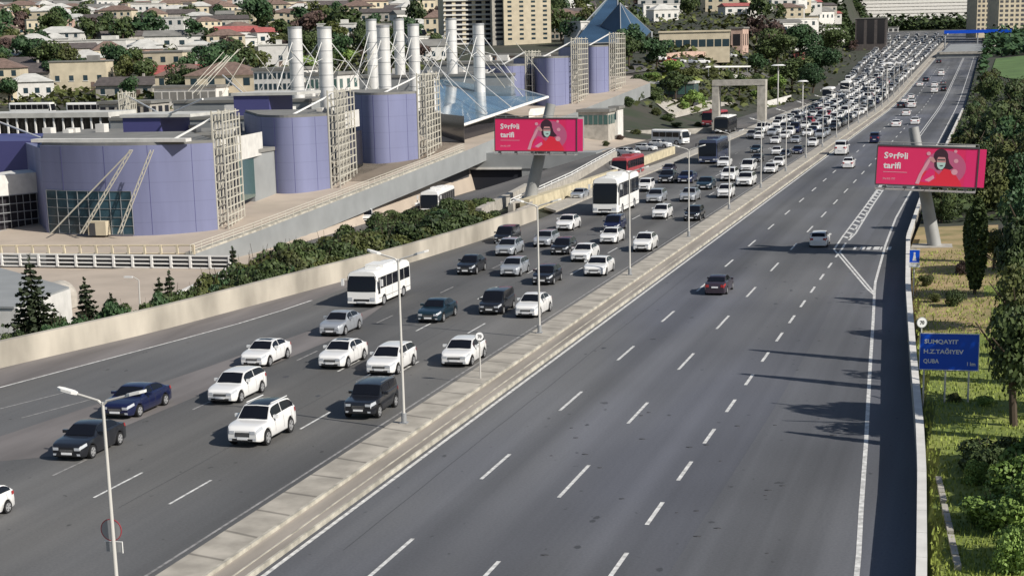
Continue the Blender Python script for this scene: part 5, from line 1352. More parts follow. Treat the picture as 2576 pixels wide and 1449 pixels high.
# left of the retaining wall: mixed shrubs
shr = ['leaf_d', 'leaf_o', 'leaf_d', 'leaf_d', 'leaf_b', 'leaf_o', 'leaf_d', 'leaf_d']
words = {'leaf_d': 'dark green', 'leaf_o': 'olive', 'leaf_r': 'reddish brown', 'leaf_b': 'blue green', 'leaf_l': 'bright green'}
for i in range(30):
    y = 114 + i * 2.55 + rt.uniform(-1, 1)
    for k, off in enumerate((1.3, 4.2, 7.8, 11.5) if y < 172 else ((1.6, 4.6, 8.0) if y < 190 else (2.0,))):
        if y < 130 and k > 1: continue
        lm = shr[rt.randrange(8)]
        x = leftX(y) - off - (1.0 if y > 150 else 0) - rt.uniform(-.6, .6); 
        if y >= 172: x = (-52.5 if y < 190 else -58.5) - off - rt.uniform(-.5, .5)
        zg = max(G(x, y), -5.2); top = (3.0 - .10 * off + 1.5 * rt.random()) * (1 if y > 126 else .5)
        if y > 150: top -= (y - 150) * .045
        if y > 176 and off > 3: continue
        h = max(1.8, top - zg); w = max(1.5, min(2.7, h * .6)); x = min(x, (leftX(y) if y < 172 else -49.5) - .75 - w * 1.08); tree(x, y, h, w, lm, 'bush', '%s shrub behind the cream retaining wall' % words[lm], '%s shrubs on the bank behind the cream wall' % words[lm], 'shrub', z=zg)
for i in range(24):
    y = 90 + i * 1.7; x = leftX(y) - 2.3 - rt.uniform(0, 1.8); lm = rt.choice(['leaf_d', 'leaf_b']); tree(x, y, rt.uniform(3.2, 4.3), rt.uniform(1.1, 1.6), lm, 'bush', 'low %s shrub behind the near end of the cream wall' % words[lm], 'low %s shrubs near end of the wall' % words[lm], 'shrub', z=-1.3)
def conifer(px, py_top, py_base, s, rad, label):
    t = PS(px, py_top, s); b = PS(px, py_base, s); h = t.z - b.z
    r = thing('conifer_tree', label, 'tree', (t.x, s, b.z)); mb = conifer_mb(int(px), h, rad, 0); mb.build('crown', M['conifer'], r); mb = MB(); mb.tube((0, 0, -1), (0, 0, h * .95), .13, .03, n=7); mb.build('trunk', M['trunk'], r)
conifer(72, 645, 905, 101, 2.5, 'tall dark conifer furthest left in front of the white walled building')
conifer(212, 700, 880, 108, 1.9, 'dark conifer right of the white wall, second from the left')
conifer(278, 738, 850, 113, 1.35, 'short brownish conifer between two taller ones on the plaza side')
conifer(398, 700, 815, 119, .8, 'slim conifer, left one of the close pair')
conifer(424, 684, 815, 120, .95, 'slim conifer, right and taller one of the close pair')
conifer(585, 618, 775, 137, 1.1, 'tall thin conifer with a bent tip in front of the louvred fence')
conifer(655, 640, 745, 143, 2.2, 'wide dark conifer with pale branches right of the bent tipped one')
conifer(712, 640, 735, 147, 2.0, 'wide dark conifer at the start of the shrub bank')
# right hand wood beyond the parapet
k = 0
for i in range(260):
    y = 150 + (i / 260) ** 1.25 * 420; x = wallX(y) + 2.2 + rt.random() ** 1.2 * (14 + y * .11)
    u = PIX((x, y, G(x, y) + 3))
    if u[0] > 2660 or u[0] < 2300 or k > 78: continue
    if y < 166 and x < 5: continue
    if 470 < y < 770 and 0 < x < 60: continue
    k += 1; h = rt.uniform(4.5, 8.0) * (.62 if x < wallX(y) + 5 else 1); lm = rt.choice(['leaf_d', 'leaf_d', 'leaf_o', 'leaf_b', 'leaf_o'])
    tree(x, y, h, h * .5, lm, 'near' if y < 230 else 'mid', '%s tree in the right hand wood' % words[lm], '%s trees in the wood right of the road' % words[lm], low=True)
for (x, y, h, w, lm, lab) in ((1.75, 79.6, 6.0, 2.0, 'leaf_d', 'big dark broadleaf tree overhanging the blue direction sign'), (1.9, 93, 5.6, 1.8, 'leaf_o', 'olive broadleaf tree behind the blue direction sign'), (2.2, 106, 7.0, 2.3, 'leaf_d', 'dark broadleaf tree at the right edge above the direction sign'), (3.0, 119, 7.5, 2.6, 'leaf_b', 'blue green tree at the right edge beyond the sign'), (5.5, 131, 8.0, 3.2, 'leaf_d', 'dark tree at the right edge level with the bare orange earth'), (-4.2, 170, 4.2, 1.6, 'leaf_o', 'small olive tree left of the big billboard post'), (.6, 133, 3.2, 1.5, 'leaf_o', 'olive bush near the bare orange earth')):
    tree(x, y, h, w, lm, 'near', lab, None)
for (px, py, w, h, lm) in ((2475, 1190, 1.25, 1.3, 'leaf_d'), (2540, 1180, 1.2, 1.2, 'leaf_o'), (2452, 1215, .7, .8, 'leaf_l'), (2560, 1275, 1.5, 1.6, 'leaf_l'), (2500, 1330, 1.2, 1.2, 'leaf_l'), (2570, 1345, 1.4, 1.6, 'leaf_l'), (2455, 1318, .55, .7, 'leaf_l'), (2548, 1440, .9, 1.3, 'leaf_l'), (2600, 1230, 1.6, 2.0, 'leaf_l'), (2340, 930, .35, .5, 'leaf_l'), (2400, 1010, .4, .4, 'leaf_o'), (2480, 1020, .5, .45, 'leaf_l'), (2330, 720, .6, .8, 'leaf_o'), (2420, 690, .7, .9, 'leaf_r'), (2350, 760, .5, .6, 'leaf_o'), (2400, 770, .8, 1.0, 'leaf_d')):
    p = PG(px, py); tree(p.x, p.y, h * 1.5, w, lm, 'bush', '%s rounded bush on the right grass bank' % words[lm], '%s rounded bushes on the grass bank' % words[lm], 'shrub')
# trees along the right border: one tall enough to throw its shadow on the road
for (x, y, h, w, lm, lab) in ((7.8, 80.6, 12.5, 2.8, 'leaf_d', 'tall dark tree at the right border whose shadow falls on the outbound road'), (3.6, 71.0, 4.6, 1.8, 'leaf_d', 'low dark tree at the right border above the sunlit bushes'), (4.2, 66.5, 5.0, 2.0, 'leaf_d', 'low dark tree at the right border between the sunlit bushes'), (3.4, 62.0, 4.4, 1.8, 'leaf_d', 'low dark tree at the right border near the stone edging'), (3.4, 57.5, 4.0, 1.8, 'leaf_d', 'low dark tree nearest the lower right corner')):
    tree(x, y, h, w, lm, 'near', lab, None, low=h < 6)
# undergrowth and far wood: stuff
def cover(name, label, n, area, size, hh, m, seed):
    mb = MB(); r = random.Random(seed); k = 0
    while k < n:
        x, y = area(r)
        if x is None: continue
        k += 1; b = .5 + .5 * math.sin(x * .9 + 1.7 * math.sin(y * .23)) * math.cos(y * .31 + x * .2); z = G(x, y) + hh * b * r.random() ** .6; leaf(mb, Vector((x, y, z)), size * r.uniform(.6, 1.4), r, Vector((0, 0, 1)))
    return tag(mb.build(name, m), label, kind='stuff')
def area_wood(r):
    y = 148 + r.random() ** 1.4 * 420; x = wallX(y) + .8 + r.random() * (12 + y * .12)
    if y < 168 and x < 6: return None, None
    return x, y
cover('undergrowth', 'dark undergrowth below the wood right of the road', 30000, area_wood, .28, 1.9, M['leaf_d'], 4)
def area_far(r):
    y = 560 + r.random() * 520; x = -4.5 + r.random() ** .8 * 70
    if y < 760 and -2.5 < x < 45: return None, None
    return x, y
cover('distant_wood', 'distant dark wood beside the far end of the outbound road', 15000, area_far, 1.1, 9, M['leaf_b'], 5)
def area_far2(r):
    y = 930 + r.random() * 170; return -66 - r.random() ** 1.3 * 130 - (y - 930) * .06, y
def area_far3(r): return -115 + r.random() * 190, 1335 + 60 * r.random()
cover('distant_grove', 'distant dark grove closing the far end of the road', 7000, area_far3, 1.3, 12, M['leaf_d'], 18)
cover('distant_grove', 'distant dark grove left of the far end of the packed jam', 9000, area_far2, 1.2, 8, M['leaf_d'], 8)
def cyp(x, y, h, w, lab):
    r = thing('cypress_tree', lab, 'tree', (x, y, G(x, y))); mb = MB(); rr_ = random.Random(int(y))
    for i in range(2600):
        k = rr_.random(); a = rr_.uniform(0, 6.28); q_ = w * math.sin(math.pi * min(1, k * .93 + .06)) ** .6 * rr_.uniform(.6, 1); leaf(mb, Vector((math.cos(a) * q_, math.sin(a) * q_, .4 + k * (h - .4))), .13, rr_)
    mb.build('crown', M['leaf_d'], r); mb = MB(); mb.tube((0, 0, -1), (0, 0, h * .9), .14, .04, n=7); mb.build('trunk', M['trunk'], r)
cyp(6.6, 95.2, 14.2, .55, 'tall slim cypress beyond the right border, the farther of two'); cyp(6.8, 87.6, 14.0, .55, 'tall slim cypress beyond the right border, the nearer of two'); cyp(4.8, 75.6, 9.4, .35, 'short slim cypress beyond the right border, added to cast a pole shadow')  # unseen trees added to cast slim road shadows; the last stands for a pole
cyp(-.6, 121, 6.4, .75, 'dark cypress standing on the tan earth between billboard and direction sign'); cyp(-1.2, 139, 4.0, .5, 'small dark cypress at the foot of the billboard plinth')
def area_hill(r):
    u = (r.uniform(-60, 2200), r.uniform(-10, 270)); 
    if 640 < u[0] < 1120 and u[1] > 190 or 1120 < u[0] < 1630 and u[1] > 100: return None, None
    p = PG(*u)
    if p.x > leftX(p.y) - 7 or p.y < 330 or p.y > 1050: return None, None
    return p.x + r.uniform(-6, 6), p.y + r.uniform(-12, 12)
cover('hillside_scrub', 'low dark scrub covering the ground between the hillside houses', 14000, area_hill, .8, 2.2, M['leaf_o'], 6)
# grass tufts: stuff
mb = MB(); r = random.Random(9)
for i in range(11000):
    y = 56 + r.random() ** 1.3 * 90; x = wallX(y) + .45 + r.random() * (4.2 + (y - 56) * .06)
    if 131 < y < 147 and x > 1: continue
    z = G(x, y); h = r.uniform(.05, .22); a = r.uniform(0, 6.28); w = .05; dx, dy = math.cos(a) * w, math.sin(a) * w; lx, ly = r.uniform(-.06, .06), r.uniform(-.06, .06)
    mb.face([(x - dx, y - dy, z - .02), (x + dx, y + dy, z - .02), (x + lx, y + ly, z + h)])
tag(mb.build('grass_tufts', leafmat('grass_blades', (.12, .16, .03), (.34, .40, .09))), 'yellow green grass tufts on the bank', kind='stuff')
r = thing('garden_kerb', 'broken pale stone edging running through the shaded grass', 'kerb'); mb = MB(); a = PG(2360, 1205); b = PG(2410, 1440)
for i in range(9):
    p = a.lerp(b, i / 9); q_ = a.lerp(b, (i + .8) / 9); mb.prism([(p.x - .1, p.y), (q_.x - .1, q_.y), (q_.x + .12, q_.y), (p.x + .12, p.y)][::-1], G(p.x, p.y) - .1, G(p.x, p.y) + .12 + .03 * (i % 3))
mb.build('edging', M['concrete'], r)
lawn = MB(); lp = [PG(x, y) for x, y in ((2492, 188), (2505, 150), (2600, 140), (2600, 205), (2540, 200))]
lawn.face([(p.x, p.y, p.z + .25) for p in lp]); struct('lawn', lawn, mat('lawn_grass', (.10, .17, .05), .9, var=.2, vscale=.1))

# ------------------------------------------------------------------ houses
def house(w, d, h, roof, wallm, roofm, wins=True, storeys=1, name='house'):
    root = bpy.data.objects.new(name, None); C.objects.link(root)
    mb = MB(); mb.box((-w / 2, -d / 2, -3), (w / 2, d / 2, h)); wl = mb.build('wall', M[wallm], root)
    mb = MB(); e = .5
    if roof == 'hip':
        rh = min(w, d) * .24; k = abs(w - d) / 2; a = (-w / 2 - e, -d / 2 - e, h + .003); 
        b0 = [(-w / 2 - e, -d / 2 - e, h + .003), (w / 2 + e, -d / 2 - e, h + .003), (w / 2 + e, d / 2 + e, h + .003), (-w / 2 - e, d / 2 + e, h + .003)]
        t0, t1 = (-k, 0, h + rh), (k, 0, h + rh); mb.face(b0[::-1]); mb.face([b0[0], b0[1], t1, t0]); mb.face([b0[2], b0[3], t0, t1]); mb.face([b0[1], b0[2], t1]); mb.face([b0[3], b0[0], t0])
    elif roof == 'gable':
        rh = d * .22; mb.face([(-w / 2 - e, -d / 2 - e, h - .1), (w / 2 + e, -d / 2 - e, h - .1), (w / 2 + e, 0, h + rh), (-w / 2 - e, 0, h + rh)]); mb.face([(w / 2 + e, d / 2 + e, h - .1), (-w / 2 - e, d / 2 + e, h - .1), (-w / 2 - e, 0, h + rh), (w / 2 + e, 0, h + rh)])
        mb.face([(w / 2, -d / 2, h), (w / 2, d / 2, h), (w / 2, 0, h + rh - .05)]); mb.face([(-w / 2, d / 2, h), (-w / 2, -d / 2, h), (-w / 2, 0, h + rh - .05)])
    else:
        mb.box((-w / 2 - .2, -d / 2 - .2, h + .003), (w / 2 + .2, d / 2 + .2, h + .35)); mb.box((w * .1, 0, h + .351), (w * .3, d * .3, h + 1.5))
    rf = mb.build('roof', M[roofm], root)
    if roof != 'flat': mb = MB(); mb.box((w * .2, d * .1, h), (w * .2 + .5, d * .1 + .5, h + min(w, d) * .26 + .3)); mb.build('chimney', M['concrete'], rf)
    if wins:
        n = max(2, int(w / 3))
        for s_ in range(storeys):
            for i in range(n):
                x = -w / 2 + w * (i + .5) / n; z = h * (s_ + .35) / storeys; mb = MB(); mb.box((x - .55, -d / 2 - .03, z), (x + .55, -d / 2 - .01 + .06, z + 1.3)); ww = mb.build('window', M['bglass'], root)
                mb = MB(); mb.box((x - .7, -d / 2 - .12, z - .14), (x + .7, -d / 2 - .01, z - .002)); mb.build('sill', M['white'], ww)
        for yy in (-d * .2, d * .2): mb = MB(); mb.box((w / 2 - .02, yy - .5, h * .35), (w / 2 + .03, yy + .5, h * .35 + 1.3)); mb.build('window', M['bglass'], root)
        mb = MB(); mb.box((-.5 + w * .25, -d / 2 - .04, 0), (.5 + w * .25, -d / 2 - .005, 2.1)); mb.build('door', M['roofbrown'], root)
    return root
HT = [('hip', 'whitewall', 'rooflight', 12, 9, 4.2, 'white hip-roofed house'), ('hip', 'cream', 'roofbrown', 13, 10, 5.5, 'cream brown-roofed house'), ('gable', 'whitewall', 'roofgrey', 14, 8, 4, 'white grey-gabled house'),
      ('flat', 'whitewall', 'rooflight', 13, 9, 6.2, 'white flat-roofed house'), ('flat', 'cream', 'roofgrey', 10, 8, 7, 'cream flat-roofed house'), ('hip', 'pinkish', 'rooflight', 11, 9, 5, 'pink hip-roofed house'), ('gable', 'concrete', 'roofdark', 15, 8, 4, 'grey dark-gabled house'), ('gable', 'whitewall', 'roofred', 12, 7, 4, 'white red-gabled house')]
HP = []; used_h = []
zones = ((-120, -1), )
hr = random.Random(21); nh = 0
def farmesh(t):
    rf, wm, rm, w, d, h, _ = t; mb = MB(); mb.box((-w / 2, -d / 2, -3), (w / 2, d / 2, h), 0); e = .4
    if rf == 'flat': mb.box((-w / 2 - .2, -d / 2 - .2, h + .003), (w / 2 + .2, d / 2 + .2, h + .4), 1)
    else:
        rh = min(w, d) * .24; k = abs(w - d) / 2 if rf == 'hip' else w / 2
        b0 = [(-w / 2 - e, -d / 2 - e, h + .003), (w / 2 + e, -d / 2 - e, h + .003), (w / 2 + e, d / 2 + e, h + .003), (-w / 2 - e, d / 2 + e, h + .003)]; t0, t1 = (-k, 0, h + rh), (k, 0, h + rh)
        mb.face(b0[::-1], 1); mb.face([b0[0], b0[1], t1, t0], 1); mb.face([b0[2], b0[3], t0, t1], 1); mb.face([b0[1], b0[2], t1], 1); mb.face([b0[3], b0[0], t0], 1)
    n = max(2, int(w / 3))
    for s_ in range(2 if h > 5 else 1):
        for i in range(n): x = -w / 2 + w * (i + .5) / n; z = h * (s_ + .3) / (2 if h > 5 else 1); mb.box((x - .6, -d / 2 - .04, z), (x + .6, -d / 2 + .02, z + 1.4), 2)
    for yy in (-d * .25, d * .2): mb.box((w / 2 - .02, yy - .5, h * .4), (w / 2 + .04, yy + .5, h * .4 + 1.3), 2)
    return mb.mesh('house', [M[wm], M[rm], M['bglass']])
FM = [farmesh(t) for t in HT]
def ok(x, y, dmin):
    for a, b in used_h:
        if abs(a - x) < dmin and abs(b - y) < dmin * .8: return False
    return True
# specific houses
spec = [((300, 66), 1, 15, 1.25, 'cream house with arched windows and a dark roof high on the left hillside'), ((376, 55), 3, 15, 1.3, 'pale two storey villa right of the cream house on the hillside'), ((155, 118), 0, 16, 1.2, 'long white house with domed hipped roofs on the left'), ((240, 140), 3, 24, .8, 'long low white building under the domed roofs'), ((500, 62), 0, 12, .9, 'white house with a rounded pale roof among the trees'), ((520, 150), 3, 16, .7, 'white flat roofed house left of the green trees by the columns'), ((690, 170), 3, 8, 1, 'small white house behind the tall trees'), ((850, 120), 3, 12, 1.2, 'pink white house between the silver columns'), ((210, 225), 4, 14, 1, 'cream house with yellow wall beside the pole on the left'), ((60, 215), 6, 18, .9, 'grey shed with a pale roof at the far left'), ((330, 245), 6, 14, .8, 'grey shed on posts beside the yellow walled house'), ((460, 215), 7, 16, .8, 'low building with a red curved roof left of the columns')]
for (u, t_, w, zs, lab) in spec:
    T_ = HT[t_]; p = PG(*u); o = house(w, w * .6, T_[5] * zs, T_[0], T_[1], T_[2], True, 2 if zs > 1 else 1); o.location = (p.x, p.y, p.z - .3); o.rotation_euler = (0, 0, hr.uniform(.1, .4)); tag(o, lab, 'house'); used_h.append((p.x, p.y))
where = {0: 'on the left hillside', 1: 'behind the silver columns', 2: 'beyond the beige office'}
def rowname(y): return 'nearer rows' if y < 520 else ('middle rows' if y < 760 else 'topmost rows')
cands = []
for i in range(6000):
    a = hr.random(); reg = 0
    if a < .34: u = (hr.uniform(-40, 1110), hr.uniform(1, 262)); reg = 0 if u[0] < 640 else 1
    elif a < .64: u = (hr.uniform(-40, 1110), hr.uniform(1, 60)); reg = 0 if u[0] < 640 else 1
    elif a < .72: u = (hr.uniform(1390, 1560), hr.uniform(40, 120)); reg = 1
    else: u = (hr.uniform(1640, 2140), hr.uniform(1, 200)); reg = 2
    cands.append((u, reg))
for u, reg in cands:
    if nh >= 275: break
    if 640 < u[0] < 1110 and u[1] > 195: continue
    if u[0] < 640 and u[1] > 262: continue
    if reg == 2 and (u[1] > 150 - (u[0] - 1640) * .12 and u[0] > 1870): continue
    if 1590 < u[0] < 1960 and 60 < u[1] < 230: continue
    p = PG(*u)
    if p.y > 960: continue
    dmin = 15 if p.y < 560 else (13 if p.y < 760 else 9.5)
    if not ok(p.x, p.y, dmin): continue
    if p.y < 700 and hr.random() < .45: used_h.append((p.x, p.y)); continue
    used_h.append((p.x, p.y)); t_ = hr.choice([0, 0, 1, 1, 1, 2, 3, 4, 5, 6, 6, 0, 3, 7 if hr.random() < .5 else 2])
    o = bpy.data.objects.new('house', FM[t_]); C.objects.link(o); s_ = hr.uniform(.75, 1.15); o.location = (p.x, p.y, p.z - .2); o.scale = (s_ * hr.uniform(.8, 1.3), s_, hr.uniform(.7, 1.15)); o.rotation_euler = (0, 0, hr.uniform(.05, .95))
    lab = '%s %s %s' % (HT[t_][6], where[reg], rowname(p.y)); tag(o, lab, 'house', 'houses: ' + lab); nh += 1
print('HOUSES', nh)
# hillside trees
nt_ = 0
for i in range(9000):
    a = hr.random()
    if a < .72: u = (hr.uniform(-60, 1120), hr.uniform(-5, 262)); reg = 0 if u[0] < 640 else 1
    elif a < .78: u = (hr.uniform(1390, 1480), hr.uniform(5, 120)); reg = 1
    else: u = (hr.uniform(1560, 2330), hr.uniform(-2, 215)); reg = 2
    if nt_ >= 168: break
    if 640 < u[0] < 1120 and u[1] > 195: continue
    p = PG(*u)
    if reg == 2 and (p.x > leftX(p.y) - 9 or (1600 < u[0] < 1890 and 75 < u[1] < 215)): continue
    if p.y > 1000 or p.y < 400: continue
    if not all(abs(a_ - p.x) > 5 or abs(b_ - p.y) > 6 for a_, b_ in used_h): continue
    used_h.append((p.x, p.y)); lm = hr.choice(['leaf_d', 'leaf_d', 'leaf_b', 'leaf_d', 'leaf_b', 'leaf_d', 'leaf_r', 'leaf_o']); h = hr.uniform(6.5, 11.5) * (1 if p.y < 700 else .8)
    tree(p.x, p.y, h, h * hr.uniform(.42, .62), lm, 'far' if p.y > 520 else 'mid', '%s tree %s %s' % (words[lm], where[reg], rowname(p.y)), '%s trees %s %s' % (words[lm], where[reg], rowname(p.y)), split=p.y < 620); nt_ += 1
for (px, py, h, w, lm, q_, lab) in ((560, 255, 12, 6.5, 'leaf_b', 'near', 'big green tree in front of the low white buildings left of the columns'), (470, 262, 9, 5.5, 'leaf_d', 'near', 'dark tree left of the big green tree'), (330, 262, 7, 3.2, 'leaf_b', 'mid', 'small green tree beside the grey shed'), (780, 190, 6, 4, 'leaf_l', 'mid', 'light green tree just left of the first silver column'), (870, 175, 6, 4, 'leaf_l', 'mid', 'light green tree right of the second silver column'), (25, 262, 7, 4, 'leaf_b', 'mid', 'green tree at the far left behind the canopy'), (655, 90, 16, 7, 'leaf_b', 'mid', 'large green tree above the first silver column'), (740, 30, 15, 7, 'leaf_b', 'mid', 'large green tree near the top centre left of the columns'),
                                (2010, 165, 16, 10.5, 'leaf_b', 'near', 'large green tree left of the distant jam'), (1955, 180, 14, 9, 'leaf_d', 'near', 'dark tree in the clump left of the distant jam'), (2065, 200, 13, 7.5, 'leaf_b', 'near', 'green tree nearest to the distant jam'), (2095, 155, 16, 9.5, 'leaf_d', 'near', 'dark tree at the top of the clump left of the distant jam'), (1990, 228, 11, 8, 'leaf_d', 'near', 'dark tree at the foot of the clump behind the coaches'), (2040, 235, 9, 5, 'leaf_b', 'near', 'green tree right behind the two distant coaches'), (1955, 238, 6, 3.5, 'leaf_l', 'mid', 'bright green bush right of the grey gate frame'), (1745, 275, 4.5, 3, 'leaf_l', 'mid', 'bright green bush left of the grey gate frame'), (1700, 255, 7, 4.5, 'leaf_d', 'mid', 'dark tree behind the bush left of the gate frame'), (1860, 245, 7, 3, 'leaf_d', 'mid', 'dark tree seen through the grey gate frame'),
                                (1650, 175, 9, 5, 'leaf_b', 'mid', 'green tree left of the beige office building'), (1690, 195, 5, 4, 'leaf_l', 'mid', 'bright hedge bush below the beige office'), (1725, 215, 5, 4, 'leaf_o', 'mid', 'olive bush below the beige office'), (1590, 145, 9, 5, 'leaf_b', 'mid', 'green tree under the blue pyramid')):
    p = PG(px, py); tree(p.x, p.y, h, w, lm, q_, lab, None)
for i, (px, py) in enumerate(((505, 245), (478, 247), (523, 243), (552, 241))):
    p = PG(px, py + 10); r = thing('conifer_tree', 'small dark cypress in the row before the low white shed', 'tree', p, 0, 'cypress row before the low white shed'); mb = conifer_mb(i + 40, 6.5, 1.4, 0); mb.build('crown', M['conifer'], r); mb = MB(); mb.tube((0, 0, -1), (0, 0, 5), .12, n=6); mb.build('trunk', M['trunk'], r)

# ------------------------------------------------------------------ large buildings at the back
def block(label, x0, x1, ytop, ybase, s, depth, wallm, floors, cols, winm='bglass', name='apartment_block', bands=None, roofm='roofgrey', wfrac=.6, hfrac=.55, sidecols=3, gz=None, cat='building', rot=0):
    if s is None: s = PG((x0 + x1) / 2, ybase).y
    a = PS(x0, ybase, s); b = PS(x1, ybase, s); zt = PS((x0 + x1) / 2, ytop, s).z; W = b.x - a.x; z0 = a.z
    r = thing(name, label, cat, ((a.x + b.x) / 2, s, z0), rot); H = zt - z0
    mb = MB(); mb.box((-W / 2, 0, -3.5), (W / 2, depth, H)); mb.build('wall', M[wallm], r)
    mb = MB(); mb.box((-W / 2 - .3, -.3, H + .003), (W / 2 + .3, depth + .3, H + .5)); mb.build('roof', M[roofm], r)
    if cols * floors <= 96:
        for f in range(floors):
            for c in range(cols):
                x = -W / 2 + W * (c + .5) / cols; z = H * (f + .2) / floors; w2 = W / cols * wfrac / 2; mb = MB(); mb.box((x - w2, -.05, z), (x + w2, -.01 + .06, z + H / floors * hfrac)); mb.build('window', M[winm], r)
    else:
        mb = MB()
        for f in range(floors):
            for c in range(cols):
                x = -W / 2 + W * (c + .5) / cols; z = H * (f + .2) / floors; w2 = W / cols * wfrac / 2; mb.box((x - w2, -.05, z), (x + w2, .05, z + H / floors * hfrac))
        o = mb.build('windows', M[winm], r); o['kind'] = 'stuff'
    if sidecols:
        mb = MB()
        for f in range(floors):
            for c in range(sidecols):
                y = depth * (c + .5) / sidecols; z = H * (f + .2) / floors; mb.box((W / 2 - .03, y - .8, z), (W / 2 + .04, y + .8, z + H / floors * hfrac))
        mb.build('side_windows', M[winm], r)
    if bands:
        mb = MB()
        for f in range(floors + 1): z = H * f / floors; mb.box((-W / 2 - .25, -.5, z - .25), (W / 2 + .25, -.052, z + bands))
        mb.build('balcony_band', M['whitewall'], r)
    return r
block('cream tower block with a grid of dark openings, left of the pair', 1122, 1266, -60, 112, 545, 16, 'cream', 14, 6, 'blackgap', bands=.25, wfrac=.62, rot=.42)
block('cream tower block with few windows, right half of the pair behind the columns', 1270, 1386, -60, 104, 543, 16, 'cream', 14, 4, 'bglass', wfrac=.34, hfrac=.45, rot=.42)
block('narrow grey stair tower between the two cream tower blocks', 1240, 1276, -60, 105, 541.5, 4, 'concrete', 14, 1, 'blackgap', sidecols=0, rot=.42)
block('low cream and grey terrace building at the foot of the cream towers', 1386, 1440, 68, 100, None, 20, 'concrete', 2, 5)
block('long low cream building behind the blue drums', 1230, 1470, 140, 176, None, 10, 'pinkish', 2, 12, 'bglass')
o = block('beige office building with a long window band and a cream roof', 1660, 1835, 82, 130, None, 22, 'cream', 1, 9, 'bglass', 'office_building', roofm='cream', wfrac=.85, hfrac=.4, rot=.15)
block('peach cube attached to the right end of the beige office', 1838, 1868, 73, 127, None, 14, 'pinkish', 1, 1, 'browngl', 'office_building')
block('very long white apartment slab with stacked balconies at the top right', 2085, 2450, -60, 80, 1420, 25, 'whitewall', 16, 30, 'darkgrey', bands=1.7, sidecols=0, rot=.38)
block('long low white apartment slab left of the highest one', 1975, 2120, -40, 55, 1120, 25, 'whitewall', 10, 14, 'darkgrey', bands=1.3, sidecols=0, rot=.3)
block('beige apartment tower right of the white slab', 2455, 2500, -60, 80, 1050, 20, 'cream', 12, 4, 'darkgrey', rot=.3)
block('wide beige apartment block in the top right corner', 2508, 2620, -60, 80, 1000, 20, 'cream', 12, 8, 'darkgrey', rot=.3)
block('grey tower behind the flyover at the top right', 2440, 2456, -60, 82, 1120, 14, 'concrete2', 14, 2, 'darkgrey')
block('dark office building with tall pillars left of the distant jam', 2150, 2228, 48, 128, None, 12, 'roofdark', 1, 3, 'browngl', 'office_building', wfrac=.7, hfrac=.8)
block('white low kiosk building at the side of the distant jam', 2193, 2240, 103, 122, None, 5, 'whitewall', 1, 5, 'darkgrey', 'kiosk')
block('white truck sized shed at the head of the distant jam', 2234, 2260, 70, 83, None, 5, 'whitewall', 1, 2, 'darkgrey', 'shed')
block('low red brown pavilion under the trees left of the distant jam', 1988, 2020, 132, 150, None, 8, 'roofred', 1, 3, 'browngl', 'pavilion', roofm='roofdark')
block('glass fronted pavilion with a thin pale roof left of the gate frame', 1622, 1745, 212, 246, None, 7, 'darkgrey', 1, 6, 'gglass', 'pavilion', roofm='rooflight', wfrac=.85, hfrac=.75)
block('white shed under the end of the terrace beside the upper car park', 1535, 1554, 275, 308, 318, 5, 'whitewall', 1, 1, 'bglass', 'shed', sidecols=0)
block('low grey glazed building tucked below the far end of the terrace', 1455, 1530, 283, 322, 312, 6, 'concrete', 1, 6, 'gglass', 'pavilion', wfrac=.8, hfrac=.6)
block('white walled building with a blue grid of windows left of the first column', 640, 735, 178, 232, 318, 14, 'whitewall', 2, 8, 'bglass', wfrac=.6)
block('white walled low building between the first two columns', 770, 850, 190, 232, 318, 12, 'whitewall', 1, 7, 'gglass')
block('long low white shed behind the cypress row', 390, 545, 222, 262, 350, 14, 'whitewall', 1, 8, 'roofgrey', 'shed', wfrac=.8)
block('grey hangar with a curved pale roof right of the near drum', 250, 380, 262, 292, 300, 8, 'concrete', 1, 6, 'blackgap', 'shed')
# platform canopy over dark shops
r = thing('platform_canopy', 'long pale platform canopy over dark shop fronts beyond the near drum', 'canopy'); a = PS(-60, 300, 268); b = PS(288, 300, 268)
mb = MB(); mb.box((a.x, 266, PS(100, 296, 268).z), (b.x, 276, PS(100, 284, 268).z)); mb.build('roof', M['rooflight'], r)
mb = MB(); mb.box((a.x, 270, T(268) - 1), (b.x, 274, PS(100, 297, 268).z)); s_ = mb.build('shop_front', M['browngl'], r)
mb = MB()
for i in range(16): x = a.x + (b.x - a.x) * i / 15; mb.box((x - .12, 266.3, T(268) - 1), (x + .12, 266.6, PS(100, 296, 268).z))
mb.build('post', M['white'], r)
# white walled building at the lower left with a barrel vault
r = thing('warehouse', 'grey roofed building with a bright white wall and a barrel skylight at the lower left', 'building')
zt = PS(180, 740, 128).z; p0 = PS(-40, 800, 122); p1 = PS(182, 740, 128); zl = PS(140, 790, 124).z
mb = MB(); A = PS(40, 776, 112); B_ = PS(177, 727, 123)
mb.prism([(A.x - 14, 112), (A.x, 112), (B_.x, 123), (B_.x - 20, 140), (B_.x - 34, 140)], -8, [A.z, A.z, B_.z, B_.z, A.z + .4]); mb.build('wall', M['whitewall'], r)
mb = MB(); mb.prism([(A.x - 14.2, 111.8), (A.x - .1, 111.9), (B_.x - .1, 123), (B_.x - 20, 140.2), (B_.x - 34, 140.2)], [A.z + .004, A.z + .004, B_.z + .004, B_.z + .004, A.z + .404], [A.z + .15, A.z + .15, B_.z + .15, B_.z + .15, A.z + .55]); mb.build('roof', M['concrete2'], r)
c0 = PS(128, 722, 150); mb = MB(); n = 12
